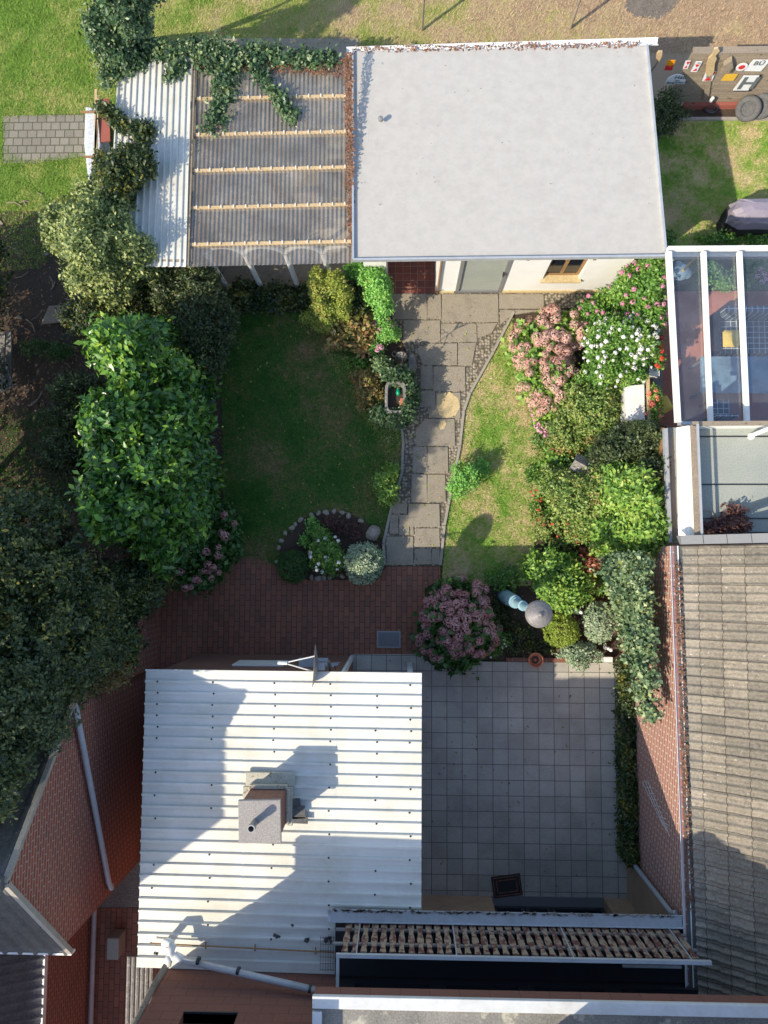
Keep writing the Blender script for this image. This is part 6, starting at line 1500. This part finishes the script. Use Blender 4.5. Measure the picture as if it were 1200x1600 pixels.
# statues
for x, y, lab, an_ in ((904, 955, 'small white statue lying between the azalea and the silver ball', .6), (950, 1013, 'tiny white figure beside the silver shrub at the patio edge', 1.1)):
    q = at(x, y, .25); s_ = thing('statue', at(x, y), lab, 'statue'); sc_ = .9 if x < 940 else .55
    MB().lathe((q.x, q.y, 0), [(.07 * sc_, 0), (.08 * sc_, .08), (.05 * sc_, .2), (.065 * sc_, .3), (.03 * sc_, .38)], 16).build('body', M['render'], s_, smooth=True)
    MB().lathe((q.x + .01, q.y - .01, .41), [(.001, -.05), (.035, -.03), (.04, 0), (.03, .03), (.001, .045)], 14).build('head', M['render'], s_, smooth=True)
    V = MB(); V.tube([(q.x - .05 * sc_, q.y, .28), (q.x - .11 * sc_, q.y + .06, .2)], .02 * sc_, 8); V.tube([(q.x + .05 * sc_, q.y, .28), (q.x + .1 * sc_, q.y - .05, .2)], .02 * sc_, 8); V.build('arms', M['render'], s_, smooth=True)
# terracotta pot
tp = thing('flower_pot', at(837, 1032, .06), 'terracotta pot full of dark earth on the top edge of the patio', 'pot')
q = at(837, 1031.5, .33); MB().lathe((q.x, q.y, .056), [(.09, 0), (.13, .26), (.145, .26), (.145, .3), (.12, .3), (.115, .22)], 28).build('pot', M['terracotta'], tp)
MB().lathe((q.x, q.y, .27), [(.118, 0), (.05, .01), (0, .015)], 24).build('earth', M['soil'], tp); MB().lathe((q.x, q.y, .285), [(.03, 0), (.02, .03), (0, .04)], 10).build('bulb', M['terracotta'], tp)
bk = MB(); bk.bx(at(790, 1031).x, at(912, 1031).x, at(800, 1033).y, at(800, 1033).y + .08, 0, .09); tag(bk.build('bed_edging', M['bricky'], bevel=.006), 'low brick edging between the patio tiles and the border', 'edging')
wb = MB(); q = at(950, 1031, .2); wb.bx(q.x - .09, q.x + .09, q.y - .05, q.y + .05, .05, .2); wb.bx(q.x - .07, q.x + .07, q.y - .03, q.y + .03, .2, .203); tag(wb.build('white_planter', M['white']), 'small white rectangular planter at the corner of patio and ivy wall', 'planter')
# red leaved and dry plants elsewhere
plant('corner_shrub', 'grey leaved shrub at the right hand roof corner below the board fence', 'shrub', [blob(1036, 166, .5, (17, 16), .4), blob(1050, 182, .3, (24, 14), .3), blob(1028, 178, .7, (12, 18), .4), blob(1036, 200, .3, (20, 14), .25)], 'ash', .05, 200, r=.02, lump=.35)
plant('dry_bush', 'dead brown plant growing over the lower edge of the flat grey roof', 'plant', [blob(1112, 826, KZ + .08, (20, 12), .1), blob(1145, 822, KZ + .1, (18, 18), .12), blob(1148, 800, KZ + .08, (8, 8), .08)], 'purpleleaf', .06, 260, r=0, lump=.35, zmin=KZ + .01)
plant('border_plant', 'mixed plants in the bed between side lawn and glass roof', 'plant', [blob(1110, 376, .2, (40, 9), .2), blob(1170, 376, .2, (36, 9), .2), blob(1040, 372, .15, (20, 10), .15)], 'mid', .05, 170, r=0, lump=.4)
plant('flowering_plant', 'pale pink flowering plant seen through the glass roof', 'plant', [blob(1105, 425, .3, (22, 20), .3), blob(1165, 430, .3, (18, 20), .3), blob(1190, 425, .4, (16, 20), .3), blob(1130, 440, .25, (20, 12), .25)], 'mid', .06, 150, r=0, lump=.35,
      flowers=[('head', 'pink', .06, 40, .03, 0, 'flower_head', {'pts': [np.array(at(x, y, .7)) for x, y in ((1188, 420), (1194, 428), (1184, 432), (1192, 440), (1198, 434))]})])

litter('patio_leaves', 'a few dry leaves lying on the patio tiles and terrace', [(560, 880), (680, 890), (960, 1040), (975, 1390), (670, 1390), (560, 1020)], 260, 'autumn', .045, .06)
litter('path_leaves', 'small fallen leaves and petals scattered over the stone path', [(612, 462), (780, 462), (700, 700), (690, 880), (605, 880), (640, 640)], 420, 'autumn', .03, .065)
litter('lawn_leaves', 'pale fallen leaves lying on the two lawns', [(352, 500), (850, 500), (840, 900), (352, 860)], 420, 'yellow', .05, .06)
# ================================================================== GRASS
grass('field_grass', 'short sunlit grass of the field at the top, green on the left, straw brown on the right', [(-60, -60), (1260, -60), (1260, 88), (1030, 82), (560, 78), (180, 90), (180, 340), (60, 420), (-60, 430)], 2600, 'fieldb', .055, 3, holes=[[(5, 184), (133, 180), (133, 244), (5, 254)], [(962, -60), (985, -20), (975, 12), (990, 26), (1030, 30), (1052, 15), (1075, -60)]])
grass('paving_grass', 'grass tufts creeping over the edge of the grey paving', [(2, 178), (20, 176), (60, 180), (100, 176), (136, 174), (134, 186), (96, 181), (70, 187), (40, 183), (18, 190), (12, 215), (16, 240), (40, 250), (80, 249), (134, 238), (134, 250), (70, 262), (2, 262)], 3000, 'fieldb', .05, 12)
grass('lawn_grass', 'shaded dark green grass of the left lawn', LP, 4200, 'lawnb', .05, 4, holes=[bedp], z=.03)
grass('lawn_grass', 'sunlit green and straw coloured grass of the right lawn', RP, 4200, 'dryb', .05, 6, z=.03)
grass('side_lawn_grass', 'patchy grass of the lawn between board fence and glass roof', [(1000, 188), (1230, 188), (1230, 372), (1005, 372)], 3000, 'dryb', .05, 7)
grass('edge_grass', 'sparse grass and weeds in the soil left of the stone trough', [(500, 545), (600, 575), (590, 655), (632, 665), (625, 740), (560, 640)], 2600, 'dryb', .06, 8, z=.02)
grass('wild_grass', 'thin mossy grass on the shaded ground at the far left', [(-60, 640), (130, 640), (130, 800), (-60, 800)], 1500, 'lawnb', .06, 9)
